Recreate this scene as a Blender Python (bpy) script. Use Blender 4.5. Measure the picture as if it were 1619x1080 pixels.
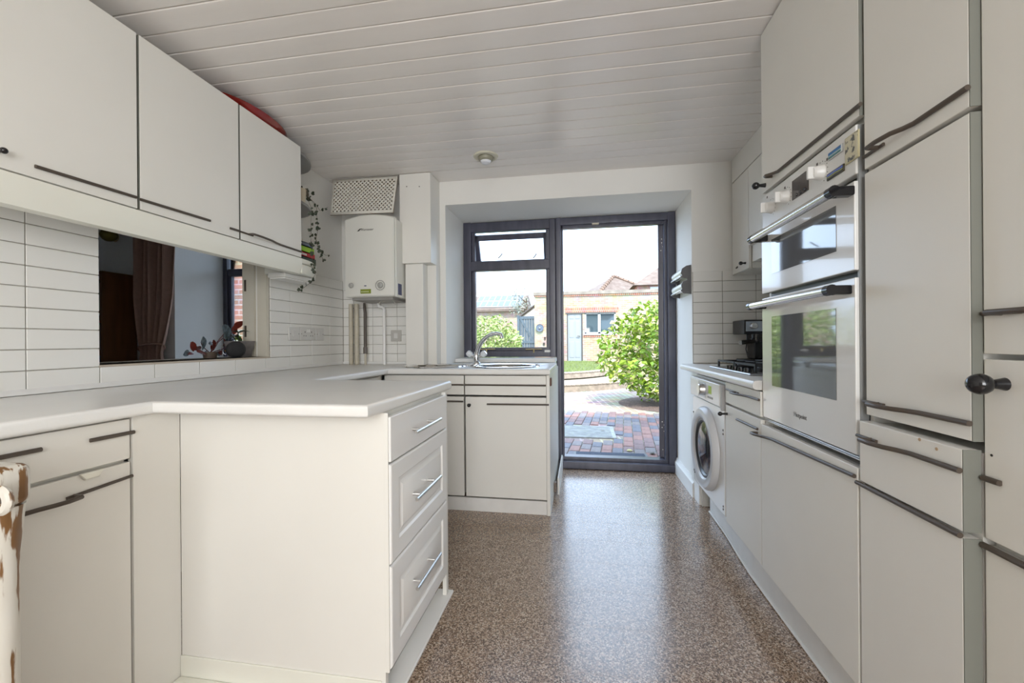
import bpy, bmesh, math, random
from mathutils import Vector, Matrix
random.seed(7)
PI = math.pi
scene = bpy.context.scene
for o in list(bpy.data.objects):
    bpy.data.objects.remove(o)
C = scene.collection

# ------------------------------------------------------------------ camera
FPX, HC, RHO = 660.0, 1.08, 0.0079
TH = math.atan(108.5 / FPX)
_F = Vector((-math.sin(TH), math.cos(TH), 0))
_R0 = Vector((math.cos(TH), math.sin(TH), 0))
_U0 = Vector((0, 0, 1))
_R = _R0 * math.cos(RHO) - _U0 * math.sin(RHO)
_U = _U0 * math.cos(RHO) + _R0 * math.sin(RHO)
EYE = Vector((0, 0, HC))
cam_d = bpy.data.cameras.new('camera')
cam_d.sensor_width = 36
cam_d.lens = FPX / 1619 * 36
cam_d.clip_start = 0.02
cam_d.clip_end = 300
cam = bpy.data.objects.new('camera', cam_d)
C.objects.link(cam)
m3 = Matrix((_R, _U, -_F)).transposed()
cam.matrix_world = Matrix.Translation(EYE) @ m3.to_4x4()
scene.camera = cam

def P(px, py, x=None, y=None, z=None):
    """photo pixel -> point on an axis plane"""
    d = _F + _R * ((px - 809.5) / FPX) + _U * ((540 - py) / FPX)
    if x is not None: t = (x - EYE.x) / d.x
    elif y is not None: t = (y - EYE.y) / d.y
    else: t = (z - EYE.z) / d.z
    return EYE + d * t

# ------------------------------------------------------------------ world, sun, added rear light
w = bpy.data.worlds.new('sky')
scene.world = w
w.use_nodes = True
bg = w.node_tree.nodes['Background']
bg.inputs[0].default_value = (0.60, 0.77, 1.0, 1)
bg.inputs[1].default_value = 4.6

def add_light(name, kind, energy, color, loc, rot, **k):
    d = bpy.data.lights.new(name, kind)
    d.energy = energy
    d.color = color
    for a, v in k.items(): setattr(d, a, v)
    o = bpy.data.objects.new(name, d)
    C.objects.link(o)
    o.location = loc
    o.rotation_euler = rot
    return o
SUN_EL, SUN_AZ = math.radians(54), math.radians(-18)
sd = Vector((math.sin(SUN_AZ) * math.cos(SUN_EL), math.cos(SUN_AZ) * math.cos(SUN_EL), -math.sin(SUN_EL)))
add_light('sun_offscreen', 'SUN', 6.2, (1.0, 0.95, 0.86), (0, 0, 20), sd.to_track_quat('-Z', 'Y').to_euler(), angle=0.01)
# area light in an added, unseen window behind the camera; the photograph's fronts and the shade under the
# peninsula overhang show that light comes from that side
add_light('added_rear_light_offscreen', 'AREA', 64, (1.0, 0.945, 0.875), (0.40, -2.14, 1.43), (math.radians(90), 0, 0),
          shape='RECTANGLE', size=1.35, size_y=1.5)

vs = scene.view_settings
vs.view_transform = 'Standard'
vs.look = 'None'
vs.gamma = 1
vs.use_curve_mapping = False
vs.exposure = 0.08

# ------------------------------------------------------------------ materials
MATS = {}
def mat(name, col, rough=0.5, metal=0.0, spec=0.5, noise=0.0, nscale=30, bump=0.0, bscale=60, coat=0.0, col2=None, stretch=None, emit=0):
    if name in MATS: return MATS[name]
    m = bpy.data.materials.new(name)
    m.use_nodes = True
    nt = m.node_tree
    b = nt.nodes['Principled BSDF']
    b.inputs['Base Color'].default_value = (*col, 1)
    b.inputs['Roughness'].default_value = rough
    b.inputs['Metallic'].default_value = metal
    b.inputs['Specular IOR Level'].default_value = spec
    b.inputs['Coat Weight'].default_value = coat
    if emit:
        b.inputs['Emission Color'].default_value = (*col, 1)
        b.inputs['Emission Strength'].default_value = emit
    tc = nt.nodes.new('ShaderNodeTexCoord')
    vec = tc.outputs['Object']
    if stretch:
        mp = nt.nodes.new('ShaderNodeMapping')
        mp.inputs['Scale'].default_value = stretch
        nt.links.new(vec, mp.inputs[0]); vec = mp.outputs[0]
    if noise or col2:
        n = nt.nodes.new('ShaderNodeTexNoise')
        n.inputs['Scale'].default_value = nscale
        n.inputs['Detail'].default_value = 5
        nt.links.new(vec, n.inputs['Vector'])
        r = nt.nodes.new('ShaderNodeValToRGB')
        c2 = col2 or tuple(max(0, c * (1 - noise)) for c in col)
        r.color_ramp.elements[0].position = 0.35
        r.color_ramp.elements[1].position = 0.65
        r.color_ramp.elements[0].color = (*c2, 1)
        r.color_ramp.elements[1].color = (*col, 1)
        nt.links.new(n.outputs['Fac'], r.inputs[0])
        nt.links.new(r.outputs[0], b.inputs['Base Color'])
    if bump:
        n2 = nt.nodes.new('ShaderNodeTexNoise')
        n2.inputs['Scale'].default_value = bscale
        nt.links.new(vec, n2.inputs['Vector'])
        bp = nt.nodes.new('ShaderNodeBump')
        bp.inputs['Strength'].default_value = bump
        bp.inputs['Distance'].default_value = 0.005
        nt.links.new(n2.outputs['Fac'], bp.inputs['Height'])
        nt.links.new(bp.outputs[0], b.inputs['Normal'])
    MATS[name] = m
    return m

def glass_mat(name, tint=(1, 1, 1), refl=1.45):
    m = bpy.data.materials.new(name)
    m.use_nodes = True
    nt = m.node_tree
    nt.nodes.clear()
    out = nt.nodes.new('ShaderNodeOutputMaterial')
    mx = nt.nodes.new('ShaderNodeMixShader')
    fr = nt.nodes.new('ShaderNodeFresnel'); fr.inputs[0].default_value = refl
    tr = nt.nodes.new('ShaderNodeBsdfTransparent'); tr.inputs[0].default_value = (*tint, 1)
    gl = nt.nodes.new('ShaderNodeBsdfGlossy'); gl.inputs['Roughness'].default_value = 0.02
    nt.links.new(fr.outputs[0], mx.inputs[0]); nt.links.new(tr.outputs[0], mx.inputs[1])
    nt.links.new(gl.outputs[0], mx.inputs[2]); nt.links.new(mx.outputs[0], out.inputs[0])
    MATS[name] = m
    return m

def brick_mat(name, c1, c2, mortar, scale, bw=0.5, rh=0.25, msize=0.02, rot=(0, 0, 0), rough=0.85, sub=None):
    m = bpy.data.materials.new(name)
    m.use_nodes = True
    nt = m.node_tree
    b = nt.nodes['Principled BSDF']
    b.inputs['Roughness'].default_value = rough
    tc = nt.nodes.new('ShaderNodeTexCoord')
    mp = nt.nodes.new('ShaderNodeMapping')
    mp.inputs['Rotation'].default_value = rot
    br = nt.nodes.new('ShaderNodeTexBrick')
    br.inputs['Color1'].default_value = (*c1, 1)
    br.inputs['Color2'].default_value = (*c2, 1)
    br.inputs['Mortar'].default_value = (*mortar, 1)
    br.inputs['Scale'].default_value = scale
    br.inputs['Brick Width'].default_value = bw
    br.inputs['Row Height'].default_value = rh
    br.inputs['Mortar Size'].default_value = msize
    nz = nt.nodes.new('ShaderNodeTexNoise'); nz.inputs['Scale'].default_value = 3
    mx = nt.nodes.new('ShaderNodeMix'); mx.data_type = 'RGBA'; mx.blend_type = 'OVERLAY'
    mx.inputs[0].default_value = 0.5
    nt.links.new(tc.outputs['Object'], mp.inputs[0]); nt.links.new(mp.outputs[0], br.inputs['Vector'])
    nt.links.new(tc.outputs['Object'], nz.inputs['Vector'])
    nt.links.new(br.outputs['Color'], mx.inputs[6]); nt.links.new(nz.outputs['Color'], mx.inputs[7])
    nt.links.new(mx.outputs[2], b.inputs['Base Color'])
    bp = nt.nodes.new('ShaderNodeBump'); bp.inputs['Strength'].default_value = 0.5; bp.inputs['Distance'].default_value = 0.01
    bp.invert = True
    nt.links.new(br.outputs['Fac'], bp.inputs['Height']); nt.links.new(bp.outputs[0], b.inputs['Normal'])
    MATS[name] = m
    return m

def floor_mat():
    m = bpy.data.materials.new('speckled_vinyl')
    m.use_nodes = True
    nt = m.node_tree
    b = nt.nodes['Principled BSDF']
    tc = nt.nodes.new('ShaderNodeTexCoord')
    vo = nt.nodes.new('ShaderNodeTexVoronoi'); vo.inputs['Scale'].default_value = 250
    nt.links.new(tc.outputs['Object'], vo.inputs['Vector'])
    sp = nt.nodes.new('ShaderNodeSeparateColor')
    nt.links.new(vo.outputs['Color'], sp.inputs[0])
    r = nt.nodes.new('ShaderNodeValToRGB')
    cr = r.color_ramp; cr.interpolation = 'CONSTANT'
    cr.elements[0].position = 0; cr.elements[0].color = (0.095, 0.06, 0.038, 1)
    cr.elements[1].position = 0.28; cr.elements[1].color = (0.23, 0.15, 0.10, 1)
    for pos, c in ((0.55, (0.37, 0.26, 0.185)), (0.8, (0.55, 0.43, 0.33)), (0.94, (0.58, 0.49, 0.39))):
        e = cr.elements.new(pos); e.color = (*c, 1)
    nt.links.new(sp.outputs[0], r.inputs[0])
    nt.links.new(r.outputs[0], b.inputs['Base Color'])
    # worn gloss and faint ridges of the boards under the sheet
    n = nt.nodes.new('ShaderNodeTexNoise'); n.inputs['Scale'].default_value = 3.5; n.inputs['Detail'].default_value = 4
    nt.links.new(tc.outputs['Object'], n.inputs['Vector'])
    mr = nt.nodes.new('ShaderNodeMapRange')
    mr.inputs['To Min'].default_value = 0.16; mr.inputs['To Max'].default_value = 0.28
    nt.links.new(n.outputs['Fac'], mr.inputs[0]); nt.links.new(mr.outputs[0], b.inputs['Roughness'])
    br = nt.nodes.new('ShaderNodeTexBrick')
    br.inputs['Scale'].default_value = 1.0; br.inputs['Brick Width'].default_value = 0.3
    br.inputs['Row Height'].default_value = 0.23; br.inputs['Mortar Size'].default_value = 0.004
    nt.links.new(tc.outputs['Object'], br.inputs['Vector'])
    bp = nt.nodes.new('ShaderNodeBump'); bp.inputs['Strength'].default_value = 0.5; bp.inputs['Distance'].default_value = 0.004
    nt.links.new(br.outputs['Fac'], bp.inputs['Height'])
    n3 = nt.nodes.new('ShaderNodeTexNoise'); n3.inputs['Scale'].default_value = 45
    nt.links.new(tc.outputs['Object'], n3.inputs['Vector'])
    bp2 = nt.nodes.new('ShaderNodeBump'); bp2.inputs['Strength'].default_value = 0.045; bp2.inputs['Distance'].default_value = 0.004
    nt.links.new(n3.outputs['Fac'], bp2.inputs['Height']); nt.links.new(bp.outputs[0], bp2.inputs['Normal'])
    nt.links.new(bp2.outputs[0], b.inputs['Normal'])
    b.inputs['Specular IOR Level'].default_value = 1.0
    MATS['floor'] = m
    return m

def ramp_mat(name, stops, scale, rough=0.5, kind='noise', axis=None, metal=0, stretch=None):
    """a colour ramp over noise, or over height when axis is given (flat print)"""
    m = bpy.data.materials.new(name); m.use_nodes = True
    nt = m.node_tree; b = nt.nodes['Principled BSDF']
    b.inputs['Roughness'].default_value = rough; b.inputs['Metallic'].default_value = metal
    tc = nt.nodes.new('ShaderNodeTexCoord')
    n = nt.nodes.new('ShaderNodeTexNoise'); n.inputs['Scale'].default_value = scale; n.inputs['Detail'].default_value = 6
    vec = tc.outputs['Object']
    if stretch:
        mp = nt.nodes.new('ShaderNodeMapping'); mp.inputs['Scale'].default_value = stretch
        nt.links.new(vec, mp.inputs[0]); vec = mp.outputs[0]
    nt.links.new(vec, n.inputs['Vector'])
    r = nt.nodes.new('ShaderNodeValToRGB')
    for i, (pos, c) in enumerate(stops):
        e = r.color_ramp.elements[i] if i < 2 else r.color_ramp.elements.new(pos)
        e.position = pos; e.color = (*c, 1)
    src = n.outputs['Fac']
    if axis:
        sx = nt.nodes.new('ShaderNodeSeparateXYZ'); nt.links.new(tc.outputs['Generated'], sx.inputs[0])
        ad = nt.nodes.new('ShaderNodeMath'); ad.operation = 'MULTIPLY_ADD'
        ad.inputs[1].default_value = 0.35
        nt.links.new(n.outputs['Fac'], ad.inputs[0])
        sb = nt.nodes.new('ShaderNodeMath'); sb.operation = 'SUBTRACT'; sb.inputs[1].default_value = 0.175
        nt.links.new(sx.outputs[axis], sb.inputs[0]); nt.links.new(sb.outputs[0], ad.inputs[2])
        src = ad.outputs[0]
    nt.links.new(src, r.inputs[0]); nt.links.new(r.outputs[0], b.inputs['Base Color'])
    MATS[name] = m
    return m

WHITE_LAM = mat('cream_laminate', (0.80, 0.785, 0.735), 0.38, noise=0.025, nscale=3, bump=0.02, bscale=300)
WHITE_GLOSS = mat('white_vinyl_front', (0.84, 0.835, 0.815), 0.28)
EDGE_GREY = mat('grey_green_edging', (0.185, 0.19, 0.165), 0.45)
PLINTH = mat('plinth_white', (0.80, 0.79, 0.76), 0.35, noise=0.06, nscale=12)
WALLP = mat('wall_paint', (0.83, 0.82, 0.78), 0.65, noise=0.03, nscale=2.5, bump=0.15, bscale=14)
CEILP = mat('ceiling_gloss_paint', (0.88, 0.84, 0.80), 0.27, spec=1.0, noise=0.03, nscale=2, bump=0.05, bscale=30, stretch=(1, 8, 1))
TRIMP = mat('trim_paint', (0.83, 0.825, 0.80), 0.4, noise=0.02, nscale=6)
TILE = mat('white_tile_glaze', (0.82, 0.81, 0.77), 0.14, bump=0.02, bscale=18)
GROUT = mat('grout', (0.44, 0.41, 0.36), 0.9, noise=0.3, nscale=25)
WORKTOP = mat('worktop_laminate', (0.82, 0.815, 0.79), 0.30, noise=0.04, nscale=4, bump=0.03, bscale=160)
BROWN = mat('brown_plastic', (0.075, 0.058, 0.045), 0.4)
BLACKISH = mat('hole_shade_and_print', (0.03, 0.028, 0.026), 0.7)  # stands for the shade inside small holes; also used as spine print
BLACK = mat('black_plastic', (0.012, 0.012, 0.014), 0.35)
GLOSSBLACK = mat('gloss_black', (0.01, 0.01, 0.012), 0.12)
STEEL = mat('brushed_steel', (0.62, 0.61, 0.59), 0.28, metal=1.0)
CHROME = mat('chrome', (0.75, 0.76, 0.78), 0.08, metal=1.0)
WENAMEL = mat('white_enamel', (0.83, 0.83, 0.82), 0.2)
FRAME = mat('dark_stained_frame', (0.075, 0.077, 0.112), 0.33, noise=0.35, nscale=18, stretch=(1, 1, 0.2), spec=0.6)  # bluish lift of the dark stain stands for glare on the frame
GLASS = glass_mat('window_glass')
FLOOR = floor_mat()

# ------------------------------------------------------------------ mesh helpers
class MB:
    def __init__(s): s.bm = bmesh.new(); s.wn = False
    def box(s, x0, x1, y0, y1, z0, z1, bev=0.0, seg=2):
        x0, x1 = sorted((x0, x1)); y0, y1 = sorted((y0, y1)); z0, z1 = sorted((z0, z1))
        r = bmesh.ops.create_cube(s.bm, size=1)
        vs_ = r['verts']
        for v in vs_:
            v.co = Vector((x0 + (v.co.x + .5) * (x1 - x0), y0 + (v.co.y + .5) * (y1 - y0), z0 + (v.co.z + .5) * (z1 - z0)))
        if bev:
            s.wn = True
            es = list({e for v in vs_ for e in v.link_edges})
            bmesh.ops.bevel(s.bm, geom=es, offset=min(bev, .45 * min(x1 - x0, y1 - y0, z1 - z0)), segments=seg, affect='EDGES', profile=.5)
        return s
    def obox(s, c, size, mtx, bev=0.0):
        r = bmesh.ops.create_cube(s.bm, size=1); vs_ = r['verts']
        for v in vs_:
            v.co = Vector(c) + mtx @ Vector((v.co.x * size[0], v.co.y * size[1], v.co.z * size[2]))
        if bev:
            s.wn = True
            es = list({e for v in vs_ for e in v.link_edges})
            bmesh.ops.bevel(s.bm, geom=es, offset=bev, segments=2, affect='EDGES', profile=.5)
        return s
    def prism(s, pts, axis, a0, a1, bev=0.0, seg=2):
        """extrude a 2-D outline along an axis; pts are the other two coordinates in x,y,z order"""
        def mk(p, a):
            if axis == 'x': return (a, p[0], p[1])
            if axis == 'y': return (p[0], a, p[1])
            return (p[0], p[1], a)
        A = [s.bm.verts.new(mk(p, a0)) for p in pts]
        B = [s.bm.verts.new(mk(p, a1)) for p in pts]
        n = len(pts)
        fs = [s.bm.faces.new(A), s.bm.faces.new(list(reversed(B)))]
        for i in range(n):
            fs.append(s.bm.faces.new((A[(i + 1) % n], A[i], B[i], B[(i + 1) % n])))
        bmesh.ops.recalc_face_normals(s.bm, faces=fs)
        if bev:
            s.wn = True
            es = list({e for f in fs[:2] for e in f.edges})
            bmesh.ops.bevel(s.bm, geom=es, offset=bev, segments=seg, affect='EDGES', profile=.5)
        return s
    def tube(s, pts, r, n=10, cap=True):
        pts = [Vector(p) for p in pts]
        rs = r if isinstance(r, (list, tuple)) else [r] * len(pts)
        rings = []; prev = None
        for i, p in enumerate(pts):
            if i == 0: t = pts[1] - p
            elif i == len(pts) - 1: t = p - pts[i - 1]
            else: t = (pts[i + 1] - p).normalized() + (p - pts[i - 1]).normalized()
            t.normalize()
            if prev is None:
                a = Vector((0, 0, 1)) if abs(t.z) < .9 else Vector((1, 0, 0))
                u = t.cross(a).normalized()
            else:
                u = (prev - t * prev.dot(t)).normalized()
            prev = u; v = t.cross(u)
            rings.append([s.bm.verts.new(p + (u * math.cos(2 * PI * k / n) + v * math.sin(2 * PI * k / n)) * rs[i]) for k in range(n)])
        for a, b in zip(rings, rings[1:]):
            for k in range(n):
                s.bm.faces.new((a[k], a[(k + 1) % n], b[(k + 1) % n], b[k]))
        if cap:
            s.bm.faces.new(list(reversed(rings[0]))); s.bm.faces.new(rings[-1])
        return s
    def lathe(s, prof, c, axis='z', n=24, sx=1, sy=1, close=False):
        """prof: (radius, height) pairs"""
        rings = []
        for (r, h) in prof:
            ring = []
            for k in range(n):
                a = 2 * PI * k / n; q = (r * math.cos(a) * sx, r * math.sin(a) * sy, h)
                if axis == 'z': o = q
                elif axis == 'x': o = (q[2], q[0], q[1])
                elif axis == '-x': o = (-q[2], q[0], q[1])
                elif axis == '-y': o = (q[0], -q[2], q[1])
                else: o = (q[0], q[2], q[1])
                ring.append(s.bm.verts.new((c[0] + o[0], c[1] + o[1], c[2] + o[2])))
            rings.append(ring)
        fs = []
        for a, b in zip(rings, rings[1:]):
            for k in range(n):
                fs.append(s.bm.faces.new((a[k], a[(k + 1) % n], b[(k + 1) % n], b[k])))
        if close:
            fs.append(s.bm.faces.new(rings[0])); fs.append(s.bm.faces.new(rings[-1]))
        bmesh.ops.recalc_face_normals(s.bm, faces=fs)
        return s
    def quad(s, *pts):
        s.bm.faces.new([s.bm.verts.new(p) for p in pts]); return s
    def mesh(s, name, m, ang=35):
        me = bpy.data.meshes.new(name)
        s.bm.normal_update(); s.bm.to_mesh(me); s.bm.free()
        for f in me.polygons: f.use_smooth = True
        if s.wn and len(me.polygons) < 4000:
            # face-area weighted normals: broad faces stay flat, bevels turn smoothly
            lim = math.cos(math.radians(66)); vf = [[] for _ in me.vertices]
            for f in me.polygons:
                for v in f.vertices: vf[v].append(f.index)
            P_ = me.polygons; nl = [None] * len(me.loops)
            info = [(p_.normal.copy(), p_.area) for p_ in P_]
            for f in P_:
                fn = info[f.index][0]
                for li in f.loop_indices:
                    acc = Vector()
                    for k_ in vf[me.loops[li].vertex_index]:
                        n_, a_ = info[k_]
                        if n_.dot(fn) > lim: acc += n_ * a_
                    nl[li] = acc.normalized() if acc.length > 0 else fn
            me.normals_split_custom_set(nl)
        else:
            me.set_sharp_from_angle(angle=math.radians(ang))
        if m: me.materials.append(m)
        return me

def attach(o, parent):
    """parent without moving: empties stand at their thing's base, meshes are in world coordinates"""
    o.parent = parent
    if parent.type == 'EMPTY': o.matrix_parent_inverse = Matrix.Translation(-parent.location)
def part(name, mb, m, parent=None, ang=35):
    """one mesh object in world coordinates; parented without moving"""
    o = bpy.data.objects.new(name, mb.mesh(name, m, ang) if isinstance(mb, MB) else mb)
    C.objects.link(o)
    if parent is not None: attach(o, parent)
    return o
def tag(o, label, cat, group=None, kind=None):
    o['label'] = label; o['category'] = cat
    if group: o['group'] = group
    if kind: o['kind'] = kind
    return o
def thing(name, label, cat, loc=(0, 0, 0), group=None):
    o = bpy.data.objects.new(name, None)
    o.empty_display_size = .05
    C.objects.link(o); o.location = loc
    return tag(o, label, cat, group)
def struct(name, mb, m, label=None, cat=None, ang=35):
    o = part(name, mb, m, None, ang); o['kind'] = 'structure'
    if label: o['label'] = label; o['category'] = cat or name.split('_')[0]
    return o
def boxo(name, b, m, parent=None, bev=0.0):
    return part(name, MB().box(*b, bev=bev), m, parent)
def instance(name, me, loc, parent):
    o = bpy.data.objects.new(name, me); C.objects.link(o); o.location = loc
    if parent is not None: attach(o, parent)
    return o

def text_mesh(s, size, m, mtx, name, parent, shear=0.0, extrude=0.0004):
    cu = bpy.data.curves.new(name, 'FONT'); cu.body = s; cu.size = size; cu.extrude = extrude; cu.shear = shear
    cu.align_x = 'CENTER'; cu.align_y = 'CENTER'
    t = bpy.data.objects.new('tmp', cu); C.objects.link(t)
    dg = bpy.context.evaluated_depsgraph_get()
    me = bpy.data.meshes.new_from_object(t.evaluated_get(dg))
    bpy.data.objects.remove(t)
    me.transform(mtx); me.materials.clear(); me.materials.append(m)
    o = bpy.data.objects.new(name, me); C.objects.link(o)
    if parent: attach(o, parent)
    return o

# ================================================================== THE ROOM
XL, XR, YB, CEIL = -1.88, 1.31, 3.08, 2.31          # left wall, right wall, back wall face, ceiling
YF = 3.57                                             # inner face of the dark door and window frame
OX0, OX1, OZ = -1.017, 0.77, 2.13                     # opening in the back wall
HY0, HY1, HZ0, HZ1 = 1.36, 2.275, 1.0, 1.60           # serving hatch in the left wall

struct('floor', MB().box(-1.95, 1.4, -2.3, 3.66, -0.12, 0.0), FLOOR, 'brown speckled vinyl kitchen floor with a worn shine', 'floor')
mb = MB()
mb.box(XL - .17, XL, -2.3, HY0, 0, 2.9).box(XL - .17, XL, HY1, 3.7, 0, 2.9)
mb.box(XL - .17, XL, HY0, HY1, 0, HZ0).box(XL - .17, XL, HY0, HY1, HZ1, 2.9)
wall_left = struct('wall_left', mb, WALLP, 'white kitchen wall with a tiled serving hatch', 'wall')
struct('wall_right', MB().box(XR, XR + .15, -2.3, 3.7, 0, 2.9), WALLP, 'white wall behind the tall cabinets', 'wall')
mb = MB()
mb.box(XL, OX0, YB, 3.66, 0, 2.9).box(OX1, XR, YB, 3.66, 0, 2.9).box(OX0, OX1, YB, 3.66, OZ, 2.9)
mb.box(OX0, -0.2135, 3.42, 3.66, 0, .90)
wall_back = struct('wall_back', mb, WALLP, 'thick white end wall around the back door and window', 'wall')
mb = MB()
mb.box(XL, -.3, -2.3, -2.1, 0, 2.9).box(1.1, XR, -2.3, -2.1, 0, 2.9).box(-.3, 1.1, -2.3, -2.1, 0, .65).box(-.3, 1.1, -2.3, -2.1, 2.2, 2.9)
struct('wall_rear', mb, WALLP)
mb = MB()
for x in (-.3, .37, 1.04): mb.box(x, x + .06, -2.26, -2.2, .65, 2.2)
mb.box(-.3, 1.1, -2.26, -2.2, .65, .71).box(-.3, 1.1, -2.26, -2.2, 2.14, 2.2)
struct('added_window_rear', mb, TRIMP)  # added window, out of view, that houses the rear area light

# ceiling of painted tongue-and-groove boards
ceiling = struct('ceiling', MB().box(XL, XR, -2.1, YB, CEIL + .012, CEIL + .06), CEILP,
                 'glossy white boarded ceiling running across the kitchen', 'ceiling')
pw_ = 0.105
mbp = MB().box(XL - 0, XR, 0.0016, pw_ - .0016, 0, .014, bev=.005)
plank_me = mbp.mesh('ceiling_plank', CEILP)
k = 0
yy = YB - .20
boxo('ceiling_plank', (XL, XR, yy + .002, YB, CEIL, CEIL + .014), CEILP, ceiling, bev=.002)
while yy - pw_ > -2.1:
    yy -= pw_
    instance('ceiling_plank', plank_me, (0, yy, CEIL + random.uniform(-.0006, .0006)), ceiling)

# roof over the house: its eave shades the paving by the door
struct('roof', MB().prism([(-3.9, 2.9), (3.93, 2.9), (3.93, 3.02), (0.2, 4.6), (-3.9, 3.02)], 'x', -5.4, 2.4), mat('roof_tile', (.25, .13, .09), .8))  # rear overhang made deep to keep direct sun out of the added window

# ---------------- wall tiles: each a bevelled piece on a grout bed
def tile_field(wall, plane, a_lines, z_lines, skip=None, gap=.0032, thick=.006, z_lo=None):
    cache = {}
    for i in range(len(a_lines) - 1):
        for j in range(len(z_lines) - 1):
            a0, a1, z0, z1 = a_lines[i], a_lines[i + 1], z_lines[j], z_lines[j + 1]
            if skip and skip(a0, a1, z0, z1): continue
            la, lz = abs(a1 - a0) - gap, abs(z1 - z0) - gap
            key = (round(la, 4), round(lz, 4))
            if key not in cache:
                m_ = MB()
                if plane == 'x': m_.box(0, thick, 0, la, 0, lz, bev=.0018, seg=1)
                else: m_.box(0, la, -thick, 0, 0, lz, bev=.0018, seg=1)
                cache[key] = m_.mesh('tile', TILE)
            if plane == 'x': loc = (XL + .003, min(a0, a1) + gap / 2, z0 + gap / 2)
            else: loc = (min(a0, a1) + gap / 2, YB - .003, z0 + gap / 2)
            instance('tile', cache[key], loc, wall)
TW = 0.2134
zrow = [0.9205 + i * .0722 for i in range(10)]
ylin = [P(38, 450, x=XL).y - TW * k for k in (3, 2, 1)] + [P(q, 500, x=XL).y for q in (38, 155, 242, 313, 370, 418, 457, 491, 519.5)] + [YB - .008]
HYa, HYb = ylin[4], HY1


# left of the hatch
tile_field(wall_left, 'x', ylin[:5], zrow)
# one row under the hatch
tile_field(wall_left, 'x', ylin[4:9], zrow[:2])
# right of the hatch: two rows run higher against the boiler
tile_field(wall_left, 'x', [HY1 + .004] + ylin[9:], zrow[1:])
tile_field(wall_left, 'x', ylin[8:], zrow[:2])
mb = MB().box(XL, XL + .0045, ylin[0], HY0, .915, 1.57).box(XL, XL + .0045, HY0, HY1 + .01, .915, HZ0 - .004).box(XL, XL + .0045, HY1 + .003, YB, .915, 1.57)
part('grout_bed', mb, GROUT, wall_left)
# boiler recess
xl_ = [XL + .01] + [P(q, 520, y=YB).x for q in (560, 590, 628.6)] + [-1.19]
tile_field(wall_back, 'y', xl_, [0.9205 + i * .0722 for i in range(9)])
# beside the door
xr_ = [OX1 + .004, P(1142, 500, y=YB).x, P(1195, 500, y=YB).x, XR - .01]
zr_ = [.9205] + [P(1120, q, y=YB).z for q in (560, 544, 528, 511.7, 495, 478, 461.5, 445, 429)]
tile_field(wall_back, 'y', xr_, zr_)
mb = MB().box(XL, -1.19, YB - .0045, YB, .915, .9205 + 8 * .0722).box(OX1 + .003, XR, YB - .0045, YB, .915, zr_[-1] - .002)
part('grout_bed', mb, GROUT, wall_back)

# hatch lining: oak sill, cream far jamb with a shutter groove
CREAM = mat('cream_paint', (0.66, 0.62, 0.52), 0.4, noise=.05, nscale=8)
t1 = struct('trim_1', MB().box(XL - .30, XL + .008, HY0, HY1 + .004, HZ0 - .012, HZ0, bev=.002), mat('sill_wood', (.52, .45, .36), .45, noise=.15, nscale=9),
            'pale wooden sill board of the serving hatch', 'sill')
mb = MB().box(XL - .06, XL + .002, HY1 - .02, HY1, HZ0, HZ1).box(XL - .165, XL - .085, HY1 - .016, HY1, HZ0, HZ1)
t2 = struct('trim_2', mb, CREAM, 'cream painted jamb at the far side of the hatch', 'jamb')
mb = MB()
for z in (1.12, 1.40): mb.box(XL - .15, XL - .138, HY1 - .020, HY1 - .0155, z, z + .07, bev=.001)
part('hinge', mb, BROWN, t2)

# upstand strip where the worktop meets the walls
struct('trim_3', MB().prism([(XL + .006, .912), (XL + .026, .912), (XL + .009, .930), (XL + .006, .930)], 'y', 0.1, YB - .01), WHITE_GLOSS,
       'white sealing strip between worktop and wall tiles', 'trim')
struct('trim_4', MB().box(XL + .02, -1.33, YB - .03, YB - .007, .911, .930, bev=.004), WHITE_GLOSS, 'white strip along the foot of the boiler recess', 'trim')

# pipe boxing beside the boiler: a wider upper case on a slim lower case
mb = MB().box(-1.30, -1.062, 2.88, YB, 1.655, CEIL - .002, bev=.004)
t5 = struct('trim_5', mb, WHITE_LAM, 'white boxed-in duct from ceiling down beside the boiler', 'boxing')
mb = MB()
for px in (643, 663): mb.lathe([(0, -.001), (.004, -.001), (.004, .002), (0, .002)], P(px, 295, y=2.88), axis='-y', n=10)
part('screw', mb, BROWN, t5)
mb = MB().box(-1.268, -1.13, 2.90, YB, .912, 1.655, bev=.004).box(-1.13, -1.06, 2.985, YB, .912, 1.655, bev=.003)
t6 = struct('trim_6', mb, WHITE_LAM, 'slim white pipe boxing standing on the worktop by the sink', 'boxing')

# ledge under the window and low reveal board
struct('trim_7', MB().box(OX0, -.2, 3.30, 3.57, .912, .942, bev=.004), TRIMP, 'white window ledge behind the sink', 'ledge')

# skirting along the right reveal
sk = [(OX1 - .022, 0), (OX1 - .001, 0), (OX1 - .001, .125), (OX1 - .008, .125), (OX1 - .014, .105), (OX1 - .022, .095)]
struct('baseboard_right', MB().prism(sk, 'y', 3.02, YF), TRIMP, 'white moulded skirting board right of the back door', 'skirting')
struct('baseboard_left', MB().prism([(-.168, 0), (-.155, 0), (-.155, .10), (-.160, .115), (-.168, .115)], 'y', 2.95, YF), TRIMP,
       'short white skirting beside the sink cabinet end', 'skirting')

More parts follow.
